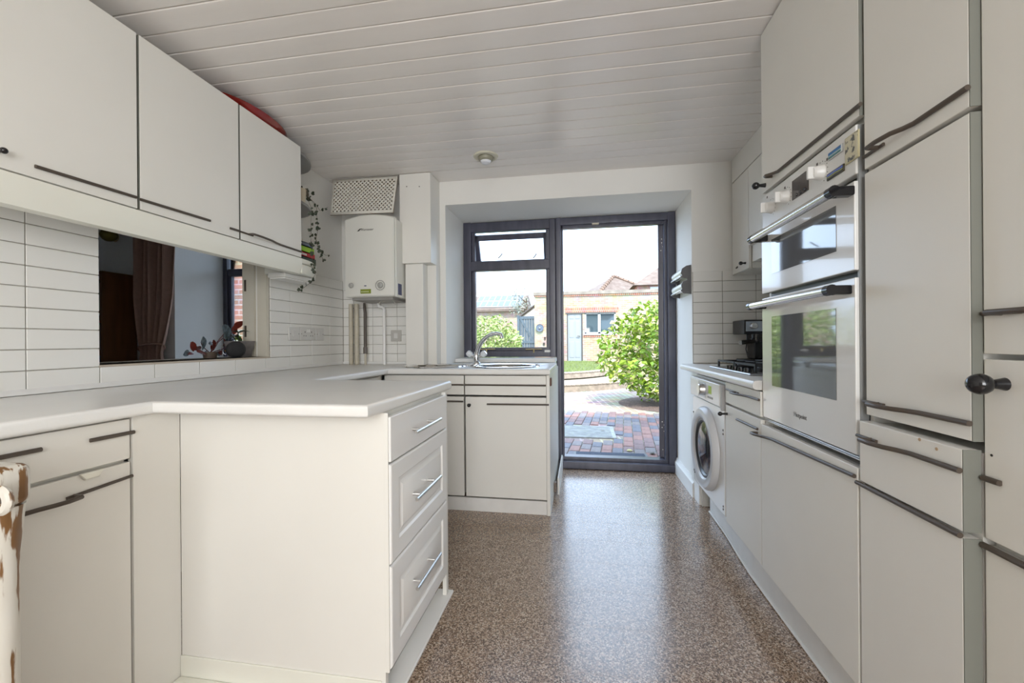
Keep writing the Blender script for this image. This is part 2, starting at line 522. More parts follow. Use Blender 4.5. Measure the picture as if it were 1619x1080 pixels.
# ---------------- window and door in one dark stained timber frame
FZ0 = .943
def frame_bar(mb, x0, x1, z0, z1, y0=YF, y1=YF + .075, bev=.006):
    d_ = .004 if x1 - x0 > .3 else 0
    mb.box(x0 + d_, x1 - d_, y0 + d_, y1 - d_, z0 + d_ / 2, z1 - d_ / 2, bev=bev)
DX0, DX1 = -.205, .768                     # door frame outside edges
mb = MB()
frame_bar(mb, OX0, OX0 + .07, FZ0, OZ); frame_bar(mb, OX0, DX0 - .002, OZ - .085, OZ)
frame_bar(mb, OX0, DX0 - .002, FZ0, FZ0 + .06); frame_bar(mb, DX0 - .055, DX0 - .001, FZ0, OZ - .0015)
frame_bar(mb, OX0 + .05, DX0 - .03, 1.70, 1.79)
mb.box(OX0 + .07, OX0 + .10, YF + .025, YF + .075, FZ0 + .05, OZ - .08, bev=.004).box(DX0 - .085, DX0 - .05, YF + .025, YF + .075, FZ0 + .05, OZ - .08, bev=.004)
mb.box(OX0 + .07, DX0 - .05, YF + .02, YF + .06, FZ0 + .05, FZ0 + .085, bev=.004)
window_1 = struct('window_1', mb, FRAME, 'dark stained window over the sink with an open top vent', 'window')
boxo('pane', (OX0 + .09, DX0 - .06, YF + .05, YF + .054, FZ0 + .06, 1.72), GLASS, window_1)
# the open top light, hung at the head and pushed out at the foot
ang = math.radians(24)
rot = Matrix.Rotation(ang, 3, 'X')
hx0, hx1, hz = OX0 + .075, DX0 - .06, OZ - .10
def vent_pt(x, yv, zv): return Vector((x, YF + .06, hz)) + rot @ Vector((0, yv, -zv))
def vent_box(mb, x0, x1, z0, z1):
    c = (vent_pt((x0 + x1) / 2, 0, (z0 + z1) / 2)); mb.obox(c, (x1 - x0, .04, abs(z1 - z0)), rot, bev=.004)
mb = MB(); VH = .285
vent_box(mb, hx0, hx1, 0, .05); vent_box(mb, hx0, hx1, VH - .045, VH); vent_box(mb, hx0, hx0 + .05, 0, VH); vent_box(mb, hx1 - .05, hx1, 0, VH)
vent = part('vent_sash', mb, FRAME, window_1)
mb = MB(); c = vent_pt((hx0 + hx1) / 2, 0, VH / 2); mb.obox(c, (hx1 - hx0 - .08, .004, VH - .07), rot)
part('vent_pane', mb, GLASS, vent)
for px in (788, 843):
    b0 = P(px, 408, y=YF + .03); mb = MB().tube([b0, b0 + Vector((.012, .03, .022)), b0 + Vector((.02, .07, .05))], .005, 8)
    part('vent_peg', mb, BLACK, window_1)
BRASS = mat('dull_brass', (.55, .45, .25), .35, metal=.8)
for (pa, pb) in ((755, 783), (831, 857)):
    a, b_ = P(pa, 552.5, y=YF - .012), P(pb, 552, y=YF - .012); mid = (a + b_) / 2
    mb = MB().tube([a, b_], .0055, 8).tube([mid, mid + Vector((0, .0, -.03))], .007, 8)
    st = part('window_stay', mb, BRASS, window_1)
boxo('window_sticker', (P(861, 555, y=YF).x, P(870, 555, y=YF).x, YF - .002, YF, P(861, 557, y=YF).z, P(861, 553.5, y=YF).z), TRIMP, window_1)

mb = MB()
mb.box(DX0, DX0 + .045, YF - .005, YF + .075, .0, OZ, bev=.006).box(DX0 + .045, DX0 + .062, YF + .03, YF + .075, .09, OZ - .05, bev=.003)
mb.box(DX1 - .062, DX1, YF - .005, YF + .075, .0, OZ, bev=.006).box(DX1 - .085, DX1 - .062, YF + .02, YF + .075, .09, OZ - .05, bev=.003)
mb.box(DX0 + .003, DX1 - .003, YF - .001, YF + .072, OZ - .065, OZ - .002, bev=.006).box(DX0 + .04, DX1 - .06, YF + .03, YF + .075, OZ - .09, OZ - .06, bev=.003)
mb.box(DX0 + .002, DX1 - .002, YF - .02, YF + .06, 0.001, .065, bev=.008).box(DX0 + .03, DX1 - .05, YF + .02, YF + .11, .06, .095, bev=.006)
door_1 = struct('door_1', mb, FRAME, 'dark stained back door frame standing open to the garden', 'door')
boxo('catch_plate', (P(936, 355, y=YF).x, P(947, 355, y=YF).x, YF - .006, YF + .03, OZ - .07, OZ - .062), mat('pale_tape', (.75, .66, .52), .6), door_1)
# the leaf swung outwards, seen on its hinge edge
la = math.radians(12)
dirv = Vector((math.sin(la), math.cos(la), 0)); nrm = Vector((math.cos(la), -math.sin(la), 0))
rz = Matrix((nrm, dirv, Vector((0, 0, 1)))).transposed()
hp = Vector((.645, 3.655, 0))
mb = MB()
def leaf(mb, s0, s1, z0, z1, t=.045): mb.obox(hp + dirv * ((s0 + s1) / 2) + nrm * (t / 2) + Vector((0, 0, (z0 + z1) / 2)), (t, s1 - s0, z1 - z0), rz, bev=.003)
leaf(mb, 0, .10, .10, 2.055); leaf(mb, .70, .80, .10, 2.055); leaf(mb, .09, .71, 1.955, 2.055); leaf(mb, .09, .71, .10, .28)
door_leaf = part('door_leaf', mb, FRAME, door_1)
mb = MB(); mb.obox(hp + dirv * .40 + nrm * .022 + Vector((0, 0, 1.12)), (.006, .62, 1.68), rz)
part('pane', mb, GLASS, door_leaf)
mb = MB()
for (px, py) in ((1046, 378), (1046, 384), (1048, 390), (1045, 396), (1047, 667), (1050, 672), (1047, 676), (1050, 682), (1048, 711)):
    q = P(px, py, y=3.648); mb.lathe([(0, 0), (.005, 0), (.004, .002), (0, .003)], q, axis='-y', n=8)
part('screw', mb, STEEL, door_leaf)



# ================================================================== LEFT SIDE
def bar_handle(parent, a, b, n, grip=None, r=.0055):
    """brown strip handle lying on a front from a to b; grip=(t0,t1,t2) bows out from t0, back on the front at t2"""
    a, b, n = Vector(a), Vector(b), Vector(n); d = b - a
    mb = MB()
    if not grip:
        mb.tube([a + n * .004, b + n * .004], r, 12)
    else:
        t0, t1, t2 = grip
        ts = t0 + .28 * (t2 - t0)
        if t0 > .02: mb.tube([a + n * .003, a + d * (t0 + .06) + n * .003], r * .8, 12)
        pts = [a + d * t0 + n * .003, a + d * t0 + n * .024, a + d * (t0 + .01) + n * .03, a + d * ts + n * .031, a + d * t1 + n * .024, a + d * ((t1 + t2) / 2) + n * .012, a + d * t2 + n * .005, b + n * .005]
        mb.tube(pts, r, 12)
    return part('handle', mb, BROWN, parent)
def knob(parent, c, n, r=.013, stem=.03):
    c, n = Vector(c), Vector(n); mb = MB()
    ax = {(1, 0): 'x', (-1, 0): '-x', (0, -1): '-y'}[(int(n.x), int(n.y))]
    mb.lathe([(0, 0), (r * .62, 0), (r * .5, stem * .3), (r * .42, stem * .6), (r * .5, stem * .7)] + [(r * math.sin(math.radians(a_)), stem * .7 + r * .9 - r * math.cos(math.radians(a_))) for a_ in (35, 55, 75, 90, 110, 130, 150, 168)] + [(0, stem * .7 + r * 1.9)], c, axis=ax, n=16)
    return part('knob', mb, GLOSSBLACK, parent)

# ---- wall cabinets
UX, UZ0, UZ1 = -1.63, 1.585, 2.245
NX = Vector((1, 0, 0))
yc = [0.78, P(217.5, 200, x=UX).y, P(377.5, 200, x=UX).y, P(476, 300, x=UX).y]
ulab = ['cream wall cabinet at the near end over the white wall tiles', 'cream wall cabinet over the hatch curtain, middle of three', 'cream wall cabinet with bowed handle next to rounded open shelves']
uh = [((54, 263), (214, 312)), ((221, 315.5), (331, 349)), ((379, 366), (475, 398))]
for i in range(3):
    y0, y1 = yc[i], yc[i + 1]
    t = thing('wall_cabinet', ulab[i], 'cabinet', (XL + .13, (y0 + y1) / 2, UZ0), 'cream cabinets on the left wall')
    boxo('body', (XL + .002, UX - .0185, y0 + (.006 if i else .0005), y1 - (.0005 if i == 2 else .0012), UZ0 + .004, UZ1 - .003), WHITE_LAM, t)
    boxo('door', (UX - .018, UX, y0 + (.0075 if i else .002), y1 - (.0015 if i < 2 else .0008), UZ0 + .003, UZ1), WHITE_LAM, t, bev=.002)
    if i: boxo('edging', (UX - .0185, UX - .0008, y0 + .0058, y0 + .0074, UZ0 + .003, UZ1 - .001), EDGE_GREY, t)
    a, b = P(*uh[i][0], x=UX), P(*uh[i][1], x=UX)
    bar_handle(t, a, b, NX, (.12, .42, .62) if i == 2 else None)
    if i == 1:
        bar_handle(t, P(363, 361, x=UX), P(376, 365, x=UX), NX)
    if i == 0: knob(t, P(-3, 239, x=UX), NX, .009, .018)
t = thing('wall_cabinet', 'cream wall cabinet running on out past the near end of the row', 'cabinet', (XL + .13, .45, UZ0), 'cream cabinets on the left wall')
boxo('body', (XL + .002, UX - .021, .2, yc[0] - .001, UZ0 - .004, UZ1 - .003), WHITE_LAM, t)
boxo('door', (UX - .018, UX, .202, yc[0] - .003, UZ0, UZ1), WHITE_LAM, t, bev=.002)

# ---- pelmet moulding and rounded end
def quarter(y0, y1, x_front, x_back, n=8):
    """outline (x, y) of a shelf whose free end is rounded"""
    pts = [(x_back, y0), (x_front, y0)]
    rx, ry = (x_front - x_back), (y1 - y0)
    for k in range(1, n + 1):
        a_ = PI / 2 * k / n
        pts.append((x_back + rx * math.cos(a_), y0 + ry * math.sin(a_)))
    return pts
PELM = mat('pelmet_cream', (.82, .815, .73), .35)
SY0, SY1 = yc[3], 2.56
prof = [(UX - .02, 1.582), (UX + .004, 1.582), (UX + .004, 1.545), (UX - .002, 1.52), (UX - .012, 1.492), (UX - .03, 1.487), (UX - .04, 1.487), (UX - .04, 1.50), (UX - .022, 1.53)]
mb = MB().prism([(a, b) for a, b in prof], 'y', .2, SY0 - .0005)
pel = part('pelmet', mb, PELM); tag(pel, 'cream pelmet moulding along the foot of the left wall cabinets', 'pelmet')
shelf_unit = thing('end_shelf_unit', 'open rounded shelf unit at the end of the wall cabinets', 'shelf', (XL + .1, SY0 + .1, 1.58))
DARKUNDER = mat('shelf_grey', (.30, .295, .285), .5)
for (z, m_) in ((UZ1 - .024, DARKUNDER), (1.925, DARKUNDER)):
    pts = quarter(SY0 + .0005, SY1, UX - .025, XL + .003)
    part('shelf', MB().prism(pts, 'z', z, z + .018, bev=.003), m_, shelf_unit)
pts = [(x, y) for x, y in quarter(SY0 + .0005, SY1 + .02, UX + .004, XL + .003)]
part('shelf', MB().prism(pts, 'z', 1.555, 1.583, bev=.004), PELM, shelf_unit)
rim = quarter(SY0 + .0005, SY1 + .02, UX + .002, XL + .003)
part('rounded_pelmet', MB().prism(rim, 'z', 1.492, 1.5545, bev=.012, seg=3), PELM, shelf_unit)
t = thing('under_cabinet_light', 'slim white light box under the rounded end shelf', 'light', (XL + .13, 2.2, 1.45))
boxo('housing', (XL + .09, UX - .045, 2.16, 2.42, 1.462, 1.491), mat('fitting_grey', (.62, .61, .57), .4), t, bev=.004)
boxo('diffuser', (XL + .10, UX - .055, 2.17, 2.41, 1.457, 1.462), WHITE_GLOSS, t)

# ---- things on the shelves and on top
RED = mat('red_tray', (.28, .018, .012), .22, noise=.5, nscale=5, coat=.6)
tr0, tr1 = 1.70, 2.24
mb = MB()
mb.lathe([(0, 0), (.17, 0), (.19, .004), (.235, .03), (.262, .037), (.27, .034), (.262, .028), (.20, .0), (.0, -.004)], (UX - .135, (tr0 + tr1) / 2, UZ1 + .006), n=48, sx=.55, sy=1.0)
o = part('serving_tray', mb, RED); tag(o, 'oval red tray lying on top of the left wall cabinets', 'tray')

t = thing('trailing_plant', 'trailing string plant in a cream pot on the rounded shelf', 'plant', (XL + .14, SY0 + .10, 1.943))
pc = (UX - .085, SY0 + .085, 1.944)
part('pot', MB().lathe([(0, 0), (.04, 0), (.052, .085), (.047, .085), (.038, .07), (0, .07)], pc, n=24), mat('cream_pot', (.62, .54, .40), .5), t)
VINE = mat('vine_green', (.045, .06, .035), .55, noise=.4, nscale=40)
vine_pts = []
for (pts) in ([(487, 318), (492, 330), (492, 352), (491, 372), (492, 385), (493, 398), (494, 418), (499, 434), (491, 447), (472, 462)],
              [(490, 314), (500, 328), (501, 346), (502, 362), (500, 378), (502, 392), (507, 403), (512, 413)],
              [(488, 312), (498, 322), (505, 333), (512, 330), (518, 328)],
              [(501, 380), (505, 398), (515, 404), (520, 403)]):
    vine_pts.append([P(px + random.uniform(-1, 1), py, x=UX + .013 + .004 * (i % 2)) for i, (px, py) in enumerate(pts)])
mb = MB()
for vi_, vp in enumerate(vine_pts): mb.tube(([Vector(pc) + Vector((.01, .01, .07)), Vector(pc) + Vector((.05, .012, .092))] if vi_ < 3 else []) + vp, .0011, 5)
stem = part('stem', mb, mat('vine_stem', (.10, .07, .05), .6), t)
lmb = MB(); lmb.prism([(0, 0), (.010, .006), (.013, .016), (.007, .024), (0, .020), (-.007, .024), (-.013, .016), (-.010, .006)], 'y', -.0012, .0012)
leaf_me = lmb.mesh('leaf', VINE)
for vi, vp in enumerate(vine_pts):
    for i in range(len(vp) - 1):
        for kk in range(4 if vi < 2 and i > 0 else 1):
            q = vp[i].lerp(vp[i + 1], random.random())
            l = bpy.data.objects.new('leaf', leaf_me); C.objects.link(l)
            l.location = q; l.rotation_euler = (random.uniform(-.7, .7), random.uniform(0, 6.28), random.uniform(-1, 1)); s_ = random.uniform(.55, .95); l.scale = (s_, s_, s_)
            attach(l, t)
for i in range(26):
    l = bpy.data.objects.new('leaf', leaf_me); C.objects.link(l)
    l.location = Vector(pc) + Vector((random.uniform(-.03, .05), random.uniform(-.01, .09), .075 + random.uniform(-.035, .03)))
    l.rotation_euler = (random.uniform(-1, 1), random.uniform(0, 6.28), random.uniform(-1, 1)); attach(l, t)

bz = 1.5835
def bookm(n_, c): return mat('book_' + n_, c, .45)
for (lab, col, h, dy, dx) in (('dark green book at the bottom of the stack on the shelf', (.025, .045, .03), .035, .20, .0),
                              ('red book with white lettering in the shelf stack', (.42, .015, .02), .03, .195, .004),
                              ('lime green book in the shelf stack under the trailing plant', (.30, .55, .02), .036, .185, .002),
                              ('grey blue book on top of the shelf stack', (.09, .11, .15), .026, .17, .0)):
    t = thing('book', lab, 'book', (UX - .12, SY0 + .09, bz), 'books stacked on the rounded shelf')
    x1 = UX - .055 - dx; x0 = x1 - .12; y0 = SY0 + .006; y1 = y0 + dy + .01
    boxo('pages', (x0 + .004, x1 - .003, y0 + .002, y1 - .003, bz + .003, bz + h - .004), mat('paper', (.75, .72, .64), .8), t)
    mb = MB().box(x0, x1, y0, y1, bz, bz + .003).box(x0, x1, y0, y1, bz + h - .004, bz + h - .001).box(x1 - .003, x1, y0, y1, bz, bz + h - .001)
    part('cover', mb, bookm(str(round(col[0] * 999)), col), t)
    if 'lettering' in lab:
        mb = MB()
        for k in range(7): mb.box(x1, x1 + .0006, y0 + .035 + k * .013, y0 + .045 + k * .013, bz + .009, bz + .02)
        part('spine_lettering', mb, WENAMEL, t)
    if 'grey blue' in lab or 'lime' in lab:
        mb = MB().box(x1, x1 + .0006, y0 + .02, y0 + .07, bz + .008, bz + .016)
        part('spine_lettering', mb, WENAMEL if 'grey' in lab else BLACKISH, t)
    bz += h
t = thing('book', 'thin pale paperback leaning inside the rounded shelf', 'book', (XL + .06, SY0 + .05, bz), 'books stacked on the rounded shelf')
boxo('pages', (XL + .06, UX - .07, SY0 + .004, SY0 + .11, bz + .003, bz + .018), MATS['paper'], t)
boxo('cover', (XL + .058, UX - .068, SY0 + .003, SY0 + .112, bz + .0, bz + .003), mat('pale_cover', (.6, .62, .66), .5), t)

# ---- sockets and switches
SOCK = mat('grey_white_plastic', (.66, .65, .62), .35)
def plate(name, lab, y0, y1, z0, z1, kind):
    t = thing(name, lab, 'socket' if 'socket' in name else 'switch', (XL + .009, (y0 + y1) / 2, z0), 'electrical plates on the left tiled wall')
    boxo('plate', (XL + .0095, XL + .019, y0, y1, z0, z1), SOCK, t, bev=.003)
    zc = (z0 + z1) / 2
    mb = MB()
    xx = XL + .0188
    for s_ in (-1, 1): mb.lathe([(0, 0), (.003, 0), (.003, .0008), (0, .0008)], (xx, (y0 + y1) / 2 + s_ * ((y1 - y0) / 2 - .012), zc), axis='x', n=8)
    part('screw', mb, BROWN, t)
    if kind == 'double':
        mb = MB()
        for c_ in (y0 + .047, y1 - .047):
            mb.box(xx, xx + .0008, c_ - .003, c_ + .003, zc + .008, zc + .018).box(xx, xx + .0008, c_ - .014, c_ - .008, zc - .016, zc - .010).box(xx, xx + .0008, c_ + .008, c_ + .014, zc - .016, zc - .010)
        part('pin_hole_shade', mb, BLACKISH, t)  # dark raised boxes painted in for the shade inside the pin holes
        for c_ in ((y0 + y1) / 2 - .010, (y0 + y1) / 2 + .010): boxo('rocker', (xx, xx + .004, c_ - .006, c_ + .006, zc + .012, zc + .032), WHITE_GLOSS, t, bev=.001)
    else:
        boxo('rocker', (xx, xx + .004, (y0 + y1) / 2 - .018, (y0 + y1) / 2 + .018, zc - .018, zc + .018), SOCK, t, bev=.0015)
    return t
plate('fused_switch', 'grey white fused switch plate nearest the hatch', P(453, 530, x=XL).y, P(470.5, 530, x=XL).y, 1.098, 1.186, 's')
plate('double_socket', 'double power socket between two switch plates on the tiles', P(471, 530, x=XL).y, P(495.5, 530, x=XL).y, 1.098, 1.188, 'double')
plate('fused_switch', 'grey white switch plate on the boiler side of the double socket', P(496, 530, x=XL).y, P(508.5, 530, x=XL).y, 1.098, 1.186, 's')
t = thing('boiler_switch', 'grey spur switch plate in the boiler recess beside the boxing', 'switch', (-1.41, YB - .009, 1.085))
boxo('plate', (-1.462, -1.376, YB - .019, YB - .0095, 1.088, 1.176), mat('spur_grey', (.5, .485, .45), .4), t, bev=.003)
boxo('rocker', (-1.434, -1.404, YB - .023, YB - .0185, 1.112, 1.152), SOCK, t, bev=.001)

# ---- continuous L and peninsula worktop with two round sink cut-outs
WZ0, WZ1 = .872, .91
out = [(XL + .006, -.9), (-1.262, -.9), (-1.258, 1.052), (-.572, 1.055), (-.562, 1.768), (-1.262, 1.772), (-1.236, 2.545), (-.186, 2.545), (-.186, 3.30), (OX0 + .004, 3.30), (OX0 + .004, YB - .008), (XL + .006, YB - .008)]
mb = MB().prism(out, 'z', WZ0, WZ1, bev=.012, seg=4)
wt = part('worktop', mb, WORKTOP)
SINKS = [(-1.005, 2.815, .205), (-.515, 2.815, .225)]
for (sx, sy, sr) in SINKS:
    cut = part('cutter', MB().lathe([(sr - .012, WZ0 - .05), (sr - .012, WZ1 + .05)], (sx, sy, 0), n=48, close=True), None)
    md = wt.modifiers.new('hole', 'BOOLEAN'); md.object = cut; md.operation = 'DIFFERENCE'; md.solver = 'EXACT'
    dg = bpy.context.evaluated_depsgraph_get()
    me = bpy.data.meshes.new_from_object(wt.evaluated_get(dg))
    wt.modifiers.clear(); wt.data = me
    bpy.data.objects.remove(cut)
tag(wt, 'white laminate worktop along the left wall, peninsula and sink', 'worktop')

SINKMAT = mat('sink_steel', (.55, .52, .48), .22, metal=1.0, noise=.1, nscale=6)
for i, (sx, sy, sr) in enumerate(SINKS):
    t = thing('sink_bowl', ['round steel drainer bowl next to the pipe boxing', 'round steel sink bowl under the tap nearest the door'][i], 'sink', (sx, sy, WZ1), 'round inset sink bowls')
    dp = .05 if i == 0 else .15
    part('bowl', MB().lathe([(sr - .014, .001), (sr - .03, -.012), (sr - .045, -dp + .03), (sr - .08, -dp), (.03, -dp - .006), (.0, -dp - .008)], (sx, sy, WZ1), n=48), SINKMAT, t)
    part('rim', MB().lathe([(sr - .016, -.002), (sr - .014, .004), (sr, .009), (sr + .012, .007), (sr + .016, .0008), (sr + .01, .0006)], (sx, sy, WZ1), n=48), CHROME, t)
    part('waste', MB().lathe([(0, .003), (.025, .003), (.03, 0)], (sx, sy, WZ1 - dp - .007), n=20), STEEL, t)

tb = Vector((-.775, 3.06, WZ1))
t = thing('mixer_tap', 'chrome mixer tap with crystal knobs and swan neck spout', 'tap', tb)
part('body', MB().lathe([(0, 0), (.03, 0), (.03, .008), (.022, .02), (.024, .05), (.026, .07), (.018, .085), (.014, .095), (0, .1)], tb, n=20), CHROME, t)
sp = []
for k in range(9):
    u = k / 8; sp.append(tb + Vector((.005 + .16 * u ** 1.5, -.03 * u, .085 + .145 * math.sin(u * PI / 2))))
sp.append(sp[-1] + Vector((.03, -.006, -.006))); sp.append(sp[-1] + Vector((.006, -.001, -.03)))
part('spout', MB().tube(sp, [.017, .0165, .016, .0155, .015, .0145, .014, .0135, .0135, .0145, .015], 12), CHROME, t)
ACRY = mat('crystal_knob', (.72, .76, .80), .08, spec=.8)
for s_ in (-1, 1):
    arm = part('tap_arm', MB().tube([tb + Vector((0, 0, .045)), tb + Vector((s_ * .042, 0, .068))], .012, 10), CHROME, t)
    c0 = tb + Vector((s_ * .038, 0, .066)); d = Vector((s_ * .8, 0, .6)).normalized()
    part('tap_knob', MB().tube([c0, c0 + d * .008, c0 + d * .03, c0 + d * .042], [.016, .023, .024, .018], 8), ACRY, t, 20)

# ---- base cabinets under the left run (fronts face the room)
LX = -1.285
t = thing('base_cabinet', 'cream base cabinet with drawer in front of the old radiator', 'cabinet', (-1.58, .7, 0))
boxo('body', (XL + .03, LX - .0185, .40, 1.006, .12, WZ0 - .001), WHITE_LAM, t)
d1 = boxo('drawer', (LX - .018, LX, .41, 1.0095, .752, .866), WHITE_LAM, t, bev=.002)
d2 = boxo('door', (LX - .018, LX, .41, 1.0095, .10, .742), WHITE_LAM, t, bev=.002)
bar_handle(d1, P(-60, 735, x=LX), P(63, 710.5, x=LX), NX)
bar_handle(d1, P(141, 696.5, x=LX), P(210, 683, x=LX), NX)
bar_handle(d2, P(208, 752, x=LX), P(20, 818, x=LX), NX, (.55, .75, .95))
mb = MB().prism([(P(122, 747, x=LX).y, .745), (P(160, 740, x=LX).y, .745), (P(152, 748, x=LX).y, .728), (P(130, 752, x=LX).y, .728)], 'x', LX, LX + .012, bev=.003)
part('finger_grip', mb, PELM, d2)
boxo('plinth', (XL + .06, LX - .05, .40, 1.012, 0, .119), PLINTH, t)
t = thing('base_cabinet', 'cream base cabinet behind the radiator out past the drawer unit', 'cabinet', (-1.58, 0, 0))
boxo('body', (XL + .03, LX - .021, -.85, .398, .12, WZ0 - .001), WHITE_LAM, t)
boxo('door', (LX - .018, LX, -.84, .395, .10, .866), WHITE_LAM, t, bev=.002)
fp = boxo('corner_panel', (-1.30, LX + .002, 1.0155, 1.159, 0, WZ0 - .001), WHITE_LAM); tag(fp, 'narrow cream filler panel between left cabinet and peninsula', 'panel')

# ---- peninsula with three drawers
t = thing('peninsula_unit', 'cream peninsula drawer unit with plain back and steel handles', 'cabinet', (-.92, 1.43, 0))
PX = -.56
boxo('back_panel', (-1.282, PX - .018, 1.16, 1.178, 0, WZ0 - .001), WHITE_LAM, t)
boxo('body', (-1.282, PX - .024, 1.179, 1.715, .10, WZ0 - .001), WHITE_LAM, t)
boxo('side_rail', (PX - .023, PX - .006, 1.692, 1.716, .0, WZ0 - .002), WHITE_LAM, t)
boxo('side_rail', (PX - .0235, PX - .006, 1.1605, 1.1645, .10, WZ0 - .002), WHITE_LAM, t)
boxo('plinth', (-1.2, PX - .06, 1.179, 1.70, 0, .099), PLINTH, t)
boxo('floor_strip', (PX - .059, PX + .012, 1.10, 1.735, 0, .012), TRIMP, t, bev=.004)
boxo('back_skirting', (-1.282, PX - .03, 1.154, 1.1599, 0, .075), PELM, t, bev=.002)
boxo('back_skirting', (-1.28, PX - .03, 1.125, 1.1535, 0, .012), PELM, t, bev=.004)
def panel_drawer(z0, z1, framed):
    """drawer front; the lower two carry a routed, raised centre field"""
    y0, y1 = 1.166, 1.69
    mb = MB()
    bm = mb.bm
    if not framed:
        mb.box(PX - .022, PX, y0, y1, z0, z1, bev=.004, seg=3)
    else:
        mb.box(PX - .022, PX - .006, y0, y1, z0, z1)
        def ring(m_, x):
            return [bm.verts.new((x, y0 + m_, z0 + m_)), bm.verts.new((x, y1 - m_, z0 + m_)), bm.verts.new((x, y1 - m_, z1 - m_)), bm.verts.new((x, y0 + m_, z1 - m_))]
        rings = [ring(0, PX - .006), ring(.002, PX - .002), ring(.006, PX), ring(.055, PX), ring(.062, PX - .007), ring(.068, PX - .007), ring(.082, PX - .001), ring(.085, PX)]
        for a, b in zip(rings, rings[1:]):
            for k in range(4): bm.faces.new((a[k], a[(k + 1) % 4], b[(k + 1) % 4], b[k]))
        bm.faces.new(rings[-1])
    d = part('drawer', mb, WHITE_GLOSS, t, 25)
    return d
drs = [(panel_drawer(.722, .858, False), (658, 682, 697, 664)), (panel_drawer(.418, .716, True), (659, 784, 697, 758)), (panel_drawer(.108, .412, True), (660, 921, 697, 884))]
for d, (ax_, ay_, bx_, by_) in drs:
    a, b = P(ax_, ay_, x=PX + .032), P(bx_, by_, x=PX + .032)
    zc = (a.z + b.z) / 2; a.z = b.z = zc
    mb = MB().tube([a, b], .006, 12)
    for u in (.2, .8):
        q = a.lerp(b, u); mb.tube([q, q + Vector((-.032, 0, 0))], .0048, 10)
    part('handle', mb, STEEL, d)

# ---- inner left run between peninsula and corner
t = thing('base_cabinet', 'cream base cabinet tucked between peninsula and sink corner', 'cabinet', (-1.58, 2.15, 0))
boxo('body', (XL + .03, -1.30, 1.80, 2.58, .12, WZ0 - .001), WHITE_LAM, t)
boxo('door', (-1.299, -1.281, 1.82, 2.53, .10, .86), WHITE_LAM, t, bev=.002)
boxo('handle', (-1.281, -1.272, 1.85, 2.4, .80, .812), BROWN, t)

# ---- sink cabinets
SY = 2.58
NY = Vector((0, -1, 0))
t = thing('sink_cabinet', 'cream sink cabinet with black knob next to the back door', 'cabinet', (-.46, 2.8, 0))
boxo('body', (-.722, -.2125, SY + .0185, 3.05, .098, .728), WHITE_LAM, t)
boxo('end_panel', (-.212, -.191, SY - .004, 3.56, 0, WZ0 - .001), WHITE_LAM, t, bev=.002)
f1 = boxo('false_drawer', (-.731, -.213, SY, SY + .018, .742, .866), WHITE_LAM, t, bev=.002)
f2 = boxo('door', (-.729, -.213, SY, SY + .018, .096, .730), WHITE_LAM, t, bev=.0025)
mb = MB().tube([(-.729, SY - .003, .806), (-.214, SY - .003, .806)], .0055, 8); part('handle', mb, BROWN, f1)
bar_handle(f2, P(770, 639, y=SY), P(868, 640, y=SY), NY)
knob(f2, P(743, 640, y=SY), NY, .012, .02)
boxo('plinth', (-.735, -.214, SY + .010, SY + .028, 0, .084), PLINTH, t)
mb = MB().tube([(-.188, 2.60, .80), (-.176, 2.62, .80), (-.176, 2.66, .80), (-.188, 2.68, .80)], .006, 8)
part('end_hook', MB().box(-.191, -.182, 2.60, 2.66, .80, .85, bev=.003), mat('rusty_brown', (.16, .08, .05), .6), t)
boxo('end_bracket', (-.191, -.172, 2.90, 2.94, .03, .10), mat('rusty_grey', (.28, .22, .18), .6, noise=.5, nscale=60), t, bev=.004)
t = thing('sink_cabinet', 'narrow cream cabinet left of the sink cabinet behind the peninsula', 'cabinet', (-1.0, 2.8, 0))
boxo('body', (-1.275, -.748, SY + .0185, 3.05, .098, .728), WHITE_LAM, t)
f1 = boxo('false_drawer', (-1.279, -.738, SY, SY + .018, .742, .866), WHITE_LAM, t, bev=.002)
f2 = boxo('door', (-1.279, -.740, SY, SY + .018, .096, .730), WHITE_LAM, t, bev=.0025)
mb = MB().tube([(-1.27, SY - .003, .806), (-.739, SY - .003, .806)], .0055, 8); part('handle', mb, BROWN, f1)
bar_handle(f2, (-1.25, SY, .70), (-.742, SY, .70), NY, (.3, .7, .85))
boxo('plinth', (-1.28, -.7355, SY + .010, SY + .028, 0, .084), PLINTH, t)

# ---- boiler, its grille and pipes
BX0, BX1, BYF = -1.655, -1.285, 2.74
t = thing('boiler', 'white wall boiler with curved front and two dials', 'boiler', ((BX0 + BX1) / 2, 2.9, 1.405))
BOIL = mat('boiler_white', (.74, .735, .68), .35)
bz0, bz1 = P(541, 470, y=BYF).z, 1.985
boxo('casing', (BX0 + .006, BX1 + .006, BYF + .035, YB - .002, bz0 - .002, bz1 - .03), BOIL, t, bev=.006)
